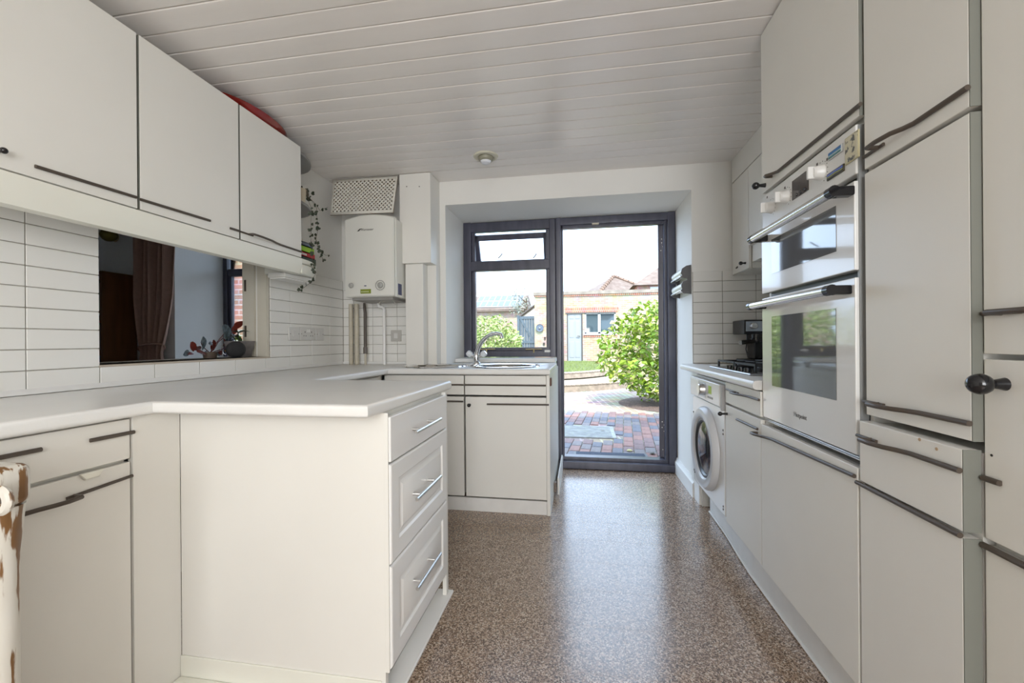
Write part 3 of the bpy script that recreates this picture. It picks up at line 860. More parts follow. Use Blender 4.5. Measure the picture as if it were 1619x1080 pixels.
# front panel: bowed outward, arched top
mb = MB(); bm = mb.bm
N = 16; g = []
for i in range(N + 1):
    u = i / N; x = BX0 + (BX1 - BX0) * u; bow = 1 - (2 * u - 1) ** 2
    zt = bz1 - .022 + .022 * bow; yb_ = BYF + .012 - .012 * bow
    g.append([(x, BYF + .06, bz0), (x, yb_ + .008, bz0), (x, yb_, bz0 + .008), (x, yb_, zt - .01), (x, yb_ + .01, zt), (x, BYF + .06, zt + .002)])
vsg = [[bm.verts.new(p) for p in r] for r in g]
for a, b in zip(vsg, vsg[1:]):
    for k in range(5): bm.faces.new((a[k], b[k], b[k + 1], a[k + 1]))
bm.faces.new(vsg[0]); bm.faces.new(list(reversed(vsg[-1])))
bmesh.ops.recalc_face_normals(bm, faces=bm.faces[:])
fpn = part('front_panel', mb, BOIL, t, 30)
for (px, py, r, big) in ((555, 451.5, .0175, False), (601, 451, .020, True)):
    c = P(px, py, y=BYF - .001)
    if big: part('dial_ring', MB().lathe([(.031, 0), (.036, 0), (.036, .0012), (.031, .0012)], c, axis='-y', n=28), mat('dial_grey', (.33, .33, .31), .4), t)
    part('dial', MB().lathe([(0, .012), (r * .6, .012), (r * .9, .010), (r, .004), (r + .002, 0)], c, axis='-y', n=24), mat('dial_grey2', (.42, .42, .40), .35), t)
    part('dial_grip', MB().box(c.x - .003, c.x + .003, c.y - .017, c.y - .010, c.z - r * .8, c.z + r * .8, bev=.001), mat('dial_grey', (.33, .33, .31), .4), t)
a, b = P(570, 457.5, y=BYF - .001), P(586.5, 464, y=BYF - .001)
st = boxo('sticker', (a.x, b.x, a.y - .0012, a.y + .004, b.z, a.z), mat('green_label', (.22, .27, .03), .5), t)
mb = MB()
for k in range(6): mb.box(a.x + .006 + k * .010, a.x + .012 + k * .010, a.y - .0016, a.y - .0011, b.z + .009, b.z + .017)
part('sticker_print', mb, mat('label_pale', (.6, .66, .4), .5), st)
c = P(577.5, 452, y=BYF - .001); boxo('badge', (c.x - .008, c.x + .008, c.y - .0012, c.y + .004, c.z - .003, c.z + .003), mat('navy_badge', (.02, .03, .12), .4), t)
sx_ = BX1 + .006
boxo('energy_label', (sx_, sx_ + .001, 2.80, 2.86, 1.42, 1.50), mat('navy_badge', (.02, .03, .12), .4), t)
lc = P(580, 363, y=BYF - .0015)
text_mesh('Worcester', .022, mat('logo_dark', (.05, .05, .045), .5), Matrix.Translation((lc.x - .001, lc.y, lc.z)) @ Matrix.Rotation(PI / 2, 4, 'X'), 'logo', t, shear=.2)
mb = MB().prism([(lc.x - .075, lc.z - .010), (lc.x - .055, lc.z + .008), (lc.x - .035, lc.z + .010), (lc.x - .05, lc.z + .003), (lc.x - .058, lc.z - .008)], 'y', lc.y - .0006, lc.y + .0004)
part('logo_mark', mb, MATS['logo_dark'], t)
boxo('underside', (BX0 + .03, BX1 - .03, BYF + .05, YB - .02, bz0 - .02, bz0 - .002), mat('boiler_base_metal', (.36, .35, .33), .5, metal=.5), t)

# perforated pegboard hiding the flue: real holes cut as a grid of rings
t = thing('flue_grille', 'white perforated hardboard panel above the boiler', 'grille', (-1.55, 2.85, 1.98))
PEG = mat('pegboard_white', (.70, .68, .61), .6)
q = [P(526.5, 284, y=2.86), P(632, 279, y=2.88), P(630, 335.5, y=2.80), P(522, 340, y=2.78)]
q[0].x = max(q[0].x, XL + .01); q[3].x = max(q[3].x, XL + .004); q[0].z = q[1].z = CEIL - .012
for k_ in (1, 2): q[k_].x = min(q[k_].x, -1.312)
mb = MB(); bm = mb.bm; NXh, NZh = 31, 16
def qp(u, v): return q[3].lerp(q[2], u).lerp(q[0].lerp(q[1], u), v)
def cellv(i, j, du, dv): return qp((.03 + .94 * (i + du) / NXh), (.07 + .86 * (j + dv) / NZh))
for i in range(NXh):
    for j in range(NZh):
        o_ = [bm.verts.new(cellv(i, j, *d)) for d in ((0, 0), (.5, 0), (1, 0), (1, .5), (1, 1), (.5, 1), (0, 1), (0, .5))]
        if (i + j) % 2 == 0:
            rr = .45
            n_ = [bm.verts.new(cellv(i, j, .5 + rr * dx, .5 + rr * dy)) for dx, dy in ((-.7, -.7), (0, -1), (.7, -.7), (1, 0), (.7, .7), (0, 1), (-.7, .7), (-1, 0))]
            for k_ in range(8): bm.faces.new((o_[k_], o_[(k_ + 1) % 8], n_[(k_ + 1) % 8], n_[k_]))
        else:
            bm.faces.new(o_)
def bq(u0, u1, v0, v1): bm.faces.new([bm.verts.new(qp(*p)) for p in ((u0, v0), (u1, v0), (u1, v1), (u0, v1))])
bq(0, 1, 0, .07); bq(0, 1, .93, 1); bq(0, .03, .07, .93); bq(.97, 1, .07, .93)
bmesh.ops.remove_doubles(bm, verts=bm.verts[:], dist=.0002)
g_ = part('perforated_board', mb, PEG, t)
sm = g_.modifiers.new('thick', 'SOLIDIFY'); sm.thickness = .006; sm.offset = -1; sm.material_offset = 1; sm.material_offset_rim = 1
g_.data.materials.append(mat('raw_hardboard', (.20, .12, .065), .85, noise=.2, nscale=40))  # brown back and rims, also chosen to put shade into the holes
off = Vector((0, .02, 0))
PIPEP = mat('painted_pipe', (.58, .53, .42), .45, noise=.15, nscale=20)
for (px, r, m_, lab, ztop) in ((555, .016, PIPEP, 'cream painted boiler pipe nearest the tiled corner', 1.41), (564, .017, PIPEP, 'cream painted boiler pipe beside the corner pipe', 1.41),
                               (607.5, .0115, WHITE_GLOSS, 'thin white waste pipe right of the dark boiler pipe', 1.40)):
    c = P(px, 530, y=2.99)
    mb = MB()
    if m_ is WHITE_GLOSS: mb.tube([(c.x - .05, c.y, ztop - .02), (c.x - .04, c.y, ztop - .045), (c.x - .012, c.y, ztop - .05), (c.x, c.y, ztop - .065), (c.x, c.y, .911)], r, 12)
    else: mb.tube([(c.x, c.y, ztop - .03), (c.x, c.y, .911)], r, 12)
    o = part('boiler_pipe', mb, m_); tag(o, lab, 'pipe', 'pipes under the boiler')
c = P(577.5, 530, y=2.99)
t = thing('boiler_pipe', 'dark brown gas pipe with a bare brass end under the boiler', 'pipe', (c.x, c.y, .911), 'pipes under the boiler')
part('pipe', MB().tube([(c.x - .006, c.y, 1.385), (c.x - .005, c.y, 1.35), (c.x, c.y, 1.31), (c.x, c.y, 1.0)], [.009, .011, .0115, .0115], 12), BROWN, t)
part('union', MB().tube([(c.x, c.y, 1.045), (c.x, c.y, .995)], .0155, 6), BROWN, t)
part('tail', MB().tube([(c.x, c.y, .998), (c.x, c.y, .911)], .008, 10), PIPEP, t)
mb = MB()
for (pts) in ([(576, 474), (584, 472), (592, 472.5), (600, 476)], [(598, 480), (606, 474), (616, 471), (624, 470)], [(604, 478), (614, 474), (622, 475), (626, 482)]):
    mb.tube([P(a_, b_, y=2.9) for a_, b_ in pts], .004, 6)
o = part('boiler_cable', mb, mat('cable_grey', (.55, .53, .48), .5)); tag(o, 'loose grey control cables hanging under the boiler', 'cable')

# ---- old radiator at the near left
RADP = ramp_mat('peeling_radiator_paint', [(0.0, (.10, .045, .015)), (.44, (.20, .10, .035)), (.475, (.66, .63, .56)), (1.0, (.78, .77, .72))], 22, .45, stretch=(2.2, 2.2, .28))
t = thing('radiator', 'old column radiator with peeling white paint and rust', 'radiator', (-1.12, .62, 0))
RYF = .56
rx_ = P(56, 780, y=RYF + .06).x
def rad_section(yc_, x1):
    mb = MB()
    for x in (x1 - .185, x1 - .11, x1 - .036):
        mb.tube([(x, yc_, .03), (x, yc_, .10), (x, yc_, .40), (x, yc_, .70), (x, yc_, .79)], [.030, .027, .025, .026, .034], 16)
        if x != x1 - .11: mb.tube([(x, yc_, .0), (x, yc_, .04)], .018, 10)
    zt = P(30, 747, y=RYF).z
    mb.box(x1 - .235, x1, yc_ - .03, yc_ + .03, zt - .075, zt, bev=.016, seg=3).box(x1 - .23, x1 - .01, yc_ - .026, yc_ + .026, .06, .13, bev=.018, seg=3)
    return part('section', mb, RADP, t, 50)
rad_section(RYF + .03, rx_)
rad_section(RYF - .036, rx_)
bc = P(6, 790, y=RYF)
part('boss', MB().lathe([(.010, .0), (.024, .0), (.026, .005), (.022, .010), (.014, .011), (.012, .003), (.010, -.002), (0, -.002)], bc, axis='-y', n=24), RADP, t)
part('bleed_plug', MB().lathe([(0, .002), (.008, .002), (.010, 0)], bc, axis='-y', n=6), BROWN, t)

# ================================================================== RIGHT SIDE
RX, TX = .712, .728           # base fronts, tall fronts (faces)
NW = Vector((-1, 0, 0))
def front(name, x, y0, y1, z0, z1, parent, m=WHITE_LAM, th=.018, bev=.002):
    return boxo(name, (x, x + th, y0 + .0015, y1 - .0015, z0, z1), m, parent, bev=bev)
def edging(parent, x, y, z0, z1, th=.0185, m=EDGE_GREY):
    return boxo('edging', (x + .0004, x + th, y - .0005, y + .0014, z0, z1), m, parent)

# worktop with rounded nose and end cap
pts = [(.735, .876), (.70, .876), (.690, .879), (.684, .888), (.684, .900), (.690, .911), (.702, .915), (XR - .004, .915), (XR - .004, .876)]
wt2 = part('worktop', MB().prism(pts, 'y', 1.827, YB - .008), WORKTOP); tag(wt2, 'short white worktop carrying the gas hob beside the oven', 'worktop')
part('end_cap', MB().prism([(a, b) for a, b in pts[:7]] + [(.72, .915), (.735, .90)], 'y', 1.821, 1.8265, bev=.001), SOCK, wt2)

# washing machine
t = thing('washing_machine', 'white front loading washing machine under the worktop', 'washing machine', (1.0, 2.53, 0))
wy0, wy1 = 2.245, 2.845
boxo('body', (RX + .022, 1.27, wy0 + .004, wy1, .19, .862), WENAMEL, t, bev=.004)
boxo('front_panel', (RX, RX + .022, wy0 + .006, wy1, .185, .728), WENAMEL, t, bev=.006)
fas = boxo('fascia', (RX - .016, RX + .022, wy0 + .028, wy1 - .004, .735, .852), WENAMEL, t, bev=.006)
boxo('fascia_side', (RX - .012, RX + .022, wy0 + .006, wy0 + .026, .72, .852), mat('grey_strip', (.42, .42, .42), .4), t)
boxo('dispenser', (RX - .018, RX - .0155, wy1 - .20, wy1 - .03, .745, .84), WENAMEL, fas, bev=.003)
boxo('dial_panel', (RX - .0175, RX - .0155, wy1 - .34, wy1 - .22, .752, .838), mat('pale_blue_grey', (.48, .52, .58), .3), fas)
part('program_dial', MB().lathe([(0, .03), (.026, .03), (.030, .026), (.034, 0)], (RX - .017, wy1 - .30, .797), axis='-x', n=24), STEEL, fas)
boxo('display', (RX - .0175, RX - .0155, wy1 - .44, wy1 - .39, .785, .828), mat('lime_screen', (.45, .62, .05), .4), fas)
for k in range(4): part('button', MB().lathe([(0, .004), (.006, .004), (.006, 0)], (RX - .016, wy1 - .385 - k * .024, .765), axis='-x', n=10), mat('grey_strip', (.42, .42, .42), .4), fas)
dc = (RX - .004, 2.555, .46)
dr = part('door_ring', MB().lathe([(.166, .012), (.176, .026), (.198, .032), (.220, .028), (.234, .012), (.237, -.003)], dc, axis='-x', n=48), mat('satin_grey_ring', (.60, .61, .63), .3), t)
part('inner_ring', MB().lathe([(.146, .004), (.156, .016), (.168, .016)], dc, axis='-x', n=48), mat('dark_seal', (.05, .055, .065), .3), dr)
part('laundry', MB().lathe([(0, -.004), (.06, -.004), (.150, .001)], (dc[0], dc[1], dc[2]), axis='-x', n=40), ramp_mat('laundry_colours', [(0.2, (.30, .18, .30)), (.42, (.10, .09, .16)), (.52, (.50, .34, .26)), (.62, (.62, .60, .62)), (.8, (.22, .10, .16))], 9, .8), dr)
part('door_glass', MB().lathe([(0, .03), (.06, .028), (.12, .018), (.152, .006)], dc, axis='-x', n=40), GLASS, dr)
mb = MB()
for (y, z) in ((wy0 + .025, .62), (wy0 + .025, .60), (wy0 + .03, .215), (wy0 + .03, .23), (wy1 - .02, .25), (wy1 - .035, .24), (wy1 - .012, .62)):
    mb.lathe([(0, .002), (.005, .002), (.006, -.002)], (RX - .0005, y, z), axis='-x', n=8)
part('screw', mb, BROWN, t)
boxo('energy_sticker', (RX - .001, RX + .001, wy1 - .105, wy1 - .06, .228, .262), mat('orange_sticker', (.70, .30, .04), .5), t)
mb = MB().lathe([(0, 0), (.03, 0), (.03, .012), (.012, .02), (.012, .06)], (RX + .125, wy1 - .035, 0), n=14).box(RX + .10, RX + .15, wy1 - .07, wy1 - .02, .05, .192, bev=.004)
part('foot', mb, mat('galvanised', (.36, .34, .30), .5, metal=.5, noise=.3, nscale=30), t)
mb = MB().lathe([(0, 0), (.03, 0), (.03, .012), (.012, .02), (.012, .19)], (RX + .14, wy0 + .06, 0), n=14).lathe([(0, 0), (.03, 0), (.03, .012), (.012, .02), (.012, .19)], (1.2, wy0 + .06, 0), n=14).lathe([(0, 0), (.03, 0), (.03, .012), (.012, .02), (.012, .19)], (1.2, wy1 - .06, 0), n=14)
part('foot', mb, MATS['galvanised'], t)
ep = boxo('cladding_panel', (OX1 - .0, 1.29, wy1 + .03, wy1 + .05, 0, .875), WHITE_LAM); tag(ep, 'white end panel between washing machine and door wall', 'panel')
cb = boxo('reveal_board', (OX1 - .012, OX1 + .012, wy1 + .051, YB - .001, 0, .875), TRIMP); tag(cb, 'white upright board covering the worktop end by the door', 'panel')

# plinth: bends away from the straight line, as the loose vinyl strip does
mb = MB()
ys = [.3, .9, 1.3, 1.7, 2.05, 2.25, 2.45, 2.78]; xs = [.768, .768, .766, .764, .762, .772, .786, .792]
for i in range(len(ys) - 1):
    bm = mb.bm
    a0, a1 = (xs[i], ys[i]), (xs[i + 1], ys[i + 1])
    va = [bm.verts.new(p) for p in ((a0[0], a0[1], 0), (a1[0], a1[1], 0), (a1[0], a1[1], .168), (a0[0], a0[1], .168), (a0[0] + .016, a0[1], 0), (a1[0] + .016, a1[1], 0), (a1[0] + .016, a1[1], .168), (a0[0] + .016, a0[1], .168))]
    for f_ in ((0, 3, 2, 1), (4, 5, 6, 7), (0, 1, 5, 4), (3, 7, 6, 2), (0, 4, 7, 3), (1, 2, 6, 5)): bm.faces.new([va[k_] for k_ in f_])
pl = part('kickboard', mb, PLINTH); tag(pl, 'long white kickboard along the foot of the right cabinets', 'plinth')
mb = MB()
for i in range(len(ys) - 1):
    a0, a1 = Vector((xs[i] - .004, ys[i], .006)), Vector((xs[i + 1] - .004, ys[i + 1], .006)); mb.tube([a0, a1], .006, 6)
part('sealing_bead', mb, TRIMP, pl)

# base cabinet with drawer between washing machine and oven
t = thing('base_cabinet', 'cream base cabinet with knob between washing machine and oven', 'cabinet', (1.0, 2.03, 0))
by0, by1 = 1.818, 2.236
boxo('body', (RX + .02, 1.28, by0, by1 - .002, .17, .875), WHITE_LAM, t)
d1 = front('drawer', RX, by0, by1, .768, .870, t); d2 = front('door', RX, by0, by1, .172, .757, t)
bar_handle(d1, P(1149, 615.5, x=RX), P(1202, 632.5, x=RX), NW, (.35, .55, .75), r=.005)
bar_handle(d2, P(1166, 663, x=RX), P(1199, 678.5, x=RX), NW)
knob(d2, P(1150, 654.5, x=RX), NW, .011, .034)

# oven tower
oy0, oy1 = 1.222, 1.817
OXF = .722
t = thing('oven_cabinet', 'cream tower cabinet holding the white double oven', 'cabinet', (1.0, 1.52, 0))
mb = MB().box(OXF + .03, 1.285, oy0 + .001, oy0 + .017, .17, CEIL - .03).box(OXF + .03, 1.285, oy1 - .017, oy1 - .0012, .17, CEIL - .03).box(OXF + .03, 1.285, oy0 + .018, oy1 - .018, 1.655, CEIL - .03).box(OXF + .03, 1.285, oy0 + .018, oy1 - .018, .17, .735)
part('body', mb, WHITE_LAM, t)
boxo('side_panel', (OXF + .0255, OXF + .03, oy1 - .0155, oy1 - .0012, .75, 1.655), WHITE_LAM, t)
d1 = front('top_door', TX - .006, oy0, oy1, 1.663, CEIL - .012, t)
edging(t, TX - .006, oy0 - .0002, 1.663, CEIL - .014)
bar_handle(d1, P(1222, 279, x=TX - .006), P(1364, 164, x=TX - .006), NW, (.0, .04, .10))
knob(d1, P(1210, 293, x=TX - .006), NW, .014, .032)
d2 = front('base_door', RX, oy0, oy1, .165, .742, t)
bar_handle(d2, P(1199, 684.5, x=RX), P(1354, 753, x=RX), NW, (.0, .10, .22))

OVW = mat('oven_white_glass', (.80, .80, .785), .12, coat=.5)
DGLASS = mat('oven_window_glass', (.13, .135, .14), .05, spec=.9, coat=1.0)
t = thing('double_oven', 'built-in white double oven with steel handles and magnets on it', 'oven', (1.0, 1.52, .757))
oa, ob = oy0 + .016, oy1 - .004
boxo('chassis', (OXF + .0225, 1.2, oa + .004, ob - .02, .77, 1.645), mat('oven_chassis_enamel', (.03, .03, .03), .4), t)
boxo('trim_strip', (OXF + .005, OXF + .025, oa - .004, oa + .004, .757, 1.645), mat('oven_edge_grey', (.30, .31, .31), .35), t)
pan = boxo('control_panel', (OXF, OXF + .025, oa, ob, 1.517, 1.648), mat('panel_white', (.77, .765, .74), .3), t, bev=.003)
u1 = boxo('upper_door', (OXF - .004, OXF + .022, oa, ob, 1.262, 1.499), OVW, t, bev=.003)
u2 = boxo('lower_door', (OXF - .004, OXF + .022, oa, ob, .772, 1.243), OVW, t, bev=.003)
mb = MB()
for k in range(3): mb.box(OXF + .004 + k * .006, OXF + .008 + k * .006, oa, ob, .757 + k * .004, .760 + k * .004)
part('bottom_vent', mb, STEEL, t)
boxo('window', (OXF - .0052, OXF - .003, 1.318, 1.724, 1.328, 1.458), DGLASS, u1)
boxo('window', (OXF - .0052, OXF - .003, 1.322, 1.726, .905, 1.167), DGLASS, u2)
for d, pa, pb in ((u1, (1322, 300), (1192, 377)), (u2, (1318, 459), (1190, 483))):
    a, b = P(*pa, x=.668), P(*pb, x=.668); z = (a.z + b.z) / 2
    a = Vector((.668, a.y + .01, z)); b = Vector((.668, b.y + .025, z))
    h = part('handle', MB().tube([a, b], .0135, 16), mat('warm_steel', (.68, .64, .59), .25, metal=1.0), d)
    for (e, s_) in ((a, 1), (b, -1)):
        part('handle_end', MB().box(.662, OXF - .0035, e.y - .002 if s_ > 0 else e.y - .028, e.y + .028 if s_ > 0 else e.y + .002, z - .0125, z + .0125, bev=.004).tube([e - Vector((0, .004 * s_, 0)), e + Vector((0, .020 * s_, 0))], .0148, 16), GLOSSBLACK, h)
KNOBW = mat('knob_white', (.76, .755, .73), .3)
for (px, py) in ((1220, 322), (1244, 309), (1299, 273)):
    c = P(px, py, x=OXF); c.z = 1.583
    kb = part('oven_knob', MB().lathe([(0, .026), (.015, .026), (.019, .022), (.022, .004), (.024, 0)], c, axis='-x', n=24), KNOBW, pan)
    part('grip', MB().box(c.x - .040, c.x - .020, c.y - .006, c.y + .006, c.z - .019, c.z + .019, bev=.003), KNOBW, kb)
    mb = MB()
    for k in range(9):
        a_ = -2.2 + k * .42; mb.lathe([(0, .0006), (.0016, .0006), (.0016, 0)], (OXF, c.y - .032 * math.cos(a_), c.z - .032 * math.sin(a_) * (1 if k else 1)), axis='-x', n=6)
    part('scale_marks', mb, BROWN, kb)
mb = MB()
for (px, py) in ((1213, 312), (1241, 297), (1292, 260), (1308, 252)):
    q_ = P(px, py, x=OXF); mb.box(OXF - .0006, OXF, q_.y - .004, q_.y + .004, q_.z - .004, q_.z + .004)
part('pictogram', mb, BROWN, pan)
dsp = boxo('clock_display', (OXF - .0015, OXF, 1.468, 1.572, 1.556, 1.622), mat('clock_glass', (.06, .045, .04), .1), pan)
for k in range(3): part('clock_button', MB().lathe([(0, .003), (.005, .003), (.006, 0)], (OXF - .0015, 1.49 + k * .026, 1.566), axis='-x', n=10), GLOSSBLACK, dsp)
lc = P(1265, 658, x=OXF - .0045)
text_mesh('Hotpoint', .022, mat('logo_grey', (.16, .16, .16), .4), Matrix.Translation((OXF - .0048, lc.y, lc.z)) @ Matrix.Rotation(-PI / 2, 4, 'Z') @ Matrix.Rotation(PI / 2, 4, 'X'), 'logo', u2)

# magnets stuck on the control panel
def magnet(lab, pa, pb, m_, border):
    a, b = P(*pa, x=OXF), P(*pb, x=OXF)
    y0, y1 = sorted((a.y, b.y)); z0, z1 = sorted((a.z, b.z))
    y1 = max(y1, y0 + .05)
    t = thing('magnet', lab, 'magnet', (OXF - .003, (y0 + y1) / 2, z0), 'magnets on the oven panel')
    boxo('backing', (OXF - .004, OXF - .0002, y0, y1, z0, z1), border, t, bev=.0015)
    boxo('picture', (OXF - .0048, OXF - .004, y0 + .004, y1 - .004, z0 + .003, z1 - .003), m_, t)
    return t
sea = ramp_mat('magnet_sea', [(0.0, (.03, .12, .10)), (.25, (.03, .20, .25)), (.42, (.55, .62, .55)), (.55, (.02, .20, .45)), (1.0, (.01, .10, .35))], 40, .3, axis='Z')
town = ramp_mat('magnet_town', [(0.0, (.02, .02, .02)), (.26, (.03, .03, .03)), (.34, (.55, .60, .02)), (.44, (.03, .035, .04)), (.72, (.12, .20, .55)), (1.0, (.03, .06, .40))], 45, .3, axis='Z')
figure = ramp_mat('magnet_figure', [(0.0, (.05, .05, .05)), (.40, (.12, .12, .11)), (.47, (.62, .58, .42)), (1.0, (.70, .66, .50))], 60, .5)
magnet('blue sea view magnet on the oven panel, the upper picture', (1311, 255), (1333, 226), sea, mat('magnet_rim', (.6, .62, .6), .4))
magnet('dark town view magnet with yellow stripe on the oven panel', (1309, 287), (1336, 258), town, mat('magnet_dark_rim', (.06, .05, .02), .4))
magnet('cream magnet with ink sketch at the oven panel corner', (1338, 262), (1360, 203), figure, mat('magnet_cream_rim', (.55, .50, .30), .4))

# narrow tall cabinet next to the oven
ty0, ty1 = .918, 1.216
t = thing('tall_cabinet', 'narrow cream tall cabinet with drawer next to the double oven', 'cabinet', (1.0, 1.07, 0))
part('body', MB().box(TX + .0185, 1.285, ty0 + .003, ty1 - .001, .17, .862).box(TX + .0185, 1.285, ty0 + .003, ty1 - .001, .890, 1.504).box(TX + .0185, 1.285, ty0 + .003, ty1 - .001, 1.519, CEIL - .02).box(1.1, 1.285, ty0 + .003, ty1 - .001, .862, 1.519), WHITE_LAM, t)
d1 = front('top_door', TX, ty0, ty1, 1.517, CEIL - .012, t); d2 = front('middle_door', TX, ty0, ty1, .884, 1.506, t)
for z0, z1 in ((1.517, CEIL - .014), (.884, 1.506)): edging(t, TX, ty0, z0, z1)
d3 = front('drawer', RX, ty0, ty1, .712, .868, t, th=.03); d4 = front('base_door', RX, ty0, ty1, .165, .700, t, th=.03)
for z0, z1 in ((.712, .868), (.165, .70)): edging(t, RX, ty0, z0, z1, th=.03)
bar_handle(d1, P(1368, 248.5, x=TX), P(1535, 137.5, x=TX), NW, (.18, .42, .56))
bar_handle(d2, P(1368, 634.5, x=TX), P(1538, 670, x=TX), NW, (.18, .42, .6))
bar_handle(d3, P(1357, 688, x=RX), P(1522, 744.5, x=RX), NW, (.18, .42, .6))
bar_handle(d4, P(1357, 762.5, x=RX), P(1522, 847, x=RX), NW)
for (px, py) in ((1454, 695), (1481, 710)): part('chip_mark', MB().lathe([(0, .0008), (.0035, .0008), (.0035, -.0005)], P(px, py, x=RX), axis='-x', n=8), mat('chip_tan', (.45, .32, .2), .7), d3)

# nearest tall cabinet
NXF = .745
t = thing('tall_cabinet', 'cream tall cabinet with large round black knob nearest the room end', 'cabinet', (1.0, .5, 0))
ny0, ny1 = .30, .917
part('body', MB().box(NXF + .0185, 1.285, ny0, ny1 - .001, .17, 1.037).box(NXF + .0185, 1.285, ny0, ny1 - .001, 1.053, CEIL - .02).box(1.1, 1.285, ny0, ny1 - .001, 1.037, 1.053), WHITE_LAM, t)
d1 = front('top_door', NXF, ny0, ny1, 1.050, CEIL - .012, t); d2 = front('middle_door', NXF, ny0, ny1, .705, 1.040, t); d3 = front('base_door', NXF, ny0, ny1, .165, .692, t)
bar_handle(d1, (NXF, ny1 - .004, 1.125), (NXF, ny0 + .03, 1.125), NW, (.06, .3, .5))
bar_handle(d2, (NXF, ny1 - .004, .818), (NXF, ny1 - .035, .818), NW)
mb = MB().tube([(NXF - .004, ny1 - .002, .692), (NXF - .004, ny0, .692)], .006, 8); part('handle', mb, BROWN, d3)
kc = Vector((NXF, .876, .997))
knob(d2, kc, NW, .019, .030)
part('screw_hole_shade', MB().lathe([(0, .0006), (.0025, .0006), (.0025, -.0005)], P(1568, 720, x=NXF), axis='-x', n=8), BLACKISH, d2)  # dark disc painted in for the shade of an empty screw hole

# wall cabinets above the hob
WX = 1.03
t = thing('wall_cabinet', 'cream wall cabinet with knob in the corner over the hob', 'cabinet', (1.17, 2.93, 1.52))
boxo('body', (WX + .02, XR - .002, 2.785, YB - .010, 1.522, 2.14), WHITE_LAM, t)
d1 = front('door', WX, 2.785, YB - .03, 1.524, 2.145, t)
boxo('corner_strip', (WX + .002, WX + .02, YB - .030, YB - .008, 1.522, 2.145), WHITE_LAM, t)
knob(d1, P(1179, 416, x=WX), NW, .012, .026)
mb = MB().tube([P(1164, 424, x=WX - .004), P(1166, 422, x=WX - .004)], .005, 6); part('handle', mb, BROWN, d1)
t = thing('wall_cabinet', 'cream wall cabinet hiding the cooker hood over the hob', 'cabinet', (1.17, 2.3, 1.69))
boxo('body', (WX + .02, XR - .002, 1.84, 2.782, 1.56, 2.14), WHITE_LAM, t)
front('door', WX, 2.42, 2.783, 1.715, 2.145, t); front('door', WX, 1.84, 2.42, 1.715, 2.145, t)
boxo('hood_flap', (WX - .004, WX + .02, 1.84, 2.78, 1.66, 1.700), WHITE_LAM, t, bev=.003)
sf = boxo('cabinet_filler', (WX + .002, XR - .002, 1.84, YB - .008, 2.152, CEIL - .001), WHITE_LAM); tag(sf, 'plain cream filler between hob wall cabinets and ceiling', 'panel')

# gas hob
t = thing('gas_hob', 'black and steel gas hob set in the short worktop', 'hob', (.99, 2.36, .915))
hx0, hx1, hy0, hy1 = .76, 1.24, 2.05, 2.66
HOBS = mat('hob_steel', (.38, .38, .39), .3, metal=1.0)
boxo('plate', (hx0, hx1, hy0, hy1, .9155, .925), HOBS, t, bev=.004)
CAST = mat('cast_iron', (.02, .02, .022), .6)
for cx in (.90, 1.10):
    for cy in (2.22, 2.49):
        part('burner', MB().lathe([(.045, .925), (.045, .938), (.036, .942), (.034, .95), (0, .951)], (cx, cy, 0), n=20), CAST, t)
for cy0, cy1 in ((2.09, 2.35), (2.36, 2.62)):
    mb = MB()
    for x in (.80, .90, 1.0, 1.10, 1.20): mb.box(x - .004, x + .004, cy0, cy1, .955, .965)
    for y in (cy0 + .004, (cy0 + cy1) / 2, cy1 - .004): mb.box(.80, 1.20, y - .004, y + .004, .953, .963)
    for x in (.80, 1.20):
        for y in (cy0 + .005, cy1 - .005): mb.box(x - .005, x + .005, y - .005, y + .005, .925, .958)
    part('pan_support', mb, CAST, t)
for k in range(4): part('hob_knob', MB().lathe([(.016, .925), (.015, .944), (0, .946)], (.782, 2.14 + k * .08, 0), n=14), GLOSSBLACK, t)

# espresso machine in the corner behind the hob
t = thing('espresso_machine', 'black and steel espresso machine standing behind the hob', 'coffee machine', (1.14, 2.88, .915))
ex0, ex1, ey0, ey1 = 1.012, 1.27, 2.80, 3.02
boxo('base', (ex0 + .02, ex1, ey0 - .02, ey1, .9155, .955), BLACK, t, bev=.006)
boxo('back_column', (ex0 + .09, ex1, ey1 - .12, ey1, .955, 1.20), BLACK, t, bev=.006)
boxo('head', (ex0, ex1, ey0 + .02, ey1, 1.115, 1.205), BLACK, t, bev=.006)
boxo('fascia', (ex0 + .010, ex1 - .01, ey0 + .016, ey0 + .022, 1.132, 1.195), mat('machine_steel', (.42, .45, .50), .3, metal=.9), t, bev=.002)
part('steam_dial', MB().lathe([(0, .03), (.016, .03), (.019, .026), (.021, 0)], (ex0 + .052, ey0 + .017, 1.165), axis='-y', n=20), STEEL, t)
part('group_head', MB().lathe([(.034, 1.117), (.034, 1.09), (.040, 1.088), (.040, 1.068), (0, 1.066)], (ex0 + .09, ey0 + .055, 0), n=24), GLOSSBLACK, t)
part('portafilter_handle', MB().tube([(ex0 + .085, ey0 + .045, 1.072), (ex0 - .01, ey0 - .02, 1.065), (ex0 - .04, ey0 - .04, 1.062)], [.011, .014, .015], 12), BLACK, t)
part('handle_cap', MB().lathe([(0, .003), (.012, .003), (.0145, 0)], (ex0 - .041, ey0 - .042, 1.062), axis='-y', n=14), STEEL, t)
part('steam_wand', MB().tube([(ex0 + .02, ey0 + .03, 1.116), (ex0 + .015, ey0 + .015, 1.07), (ex0 + .005, ey0 + .005, 1.02), (ex0 + .015, ey0 + .0, .975)], .004, 8), BLACK, t)

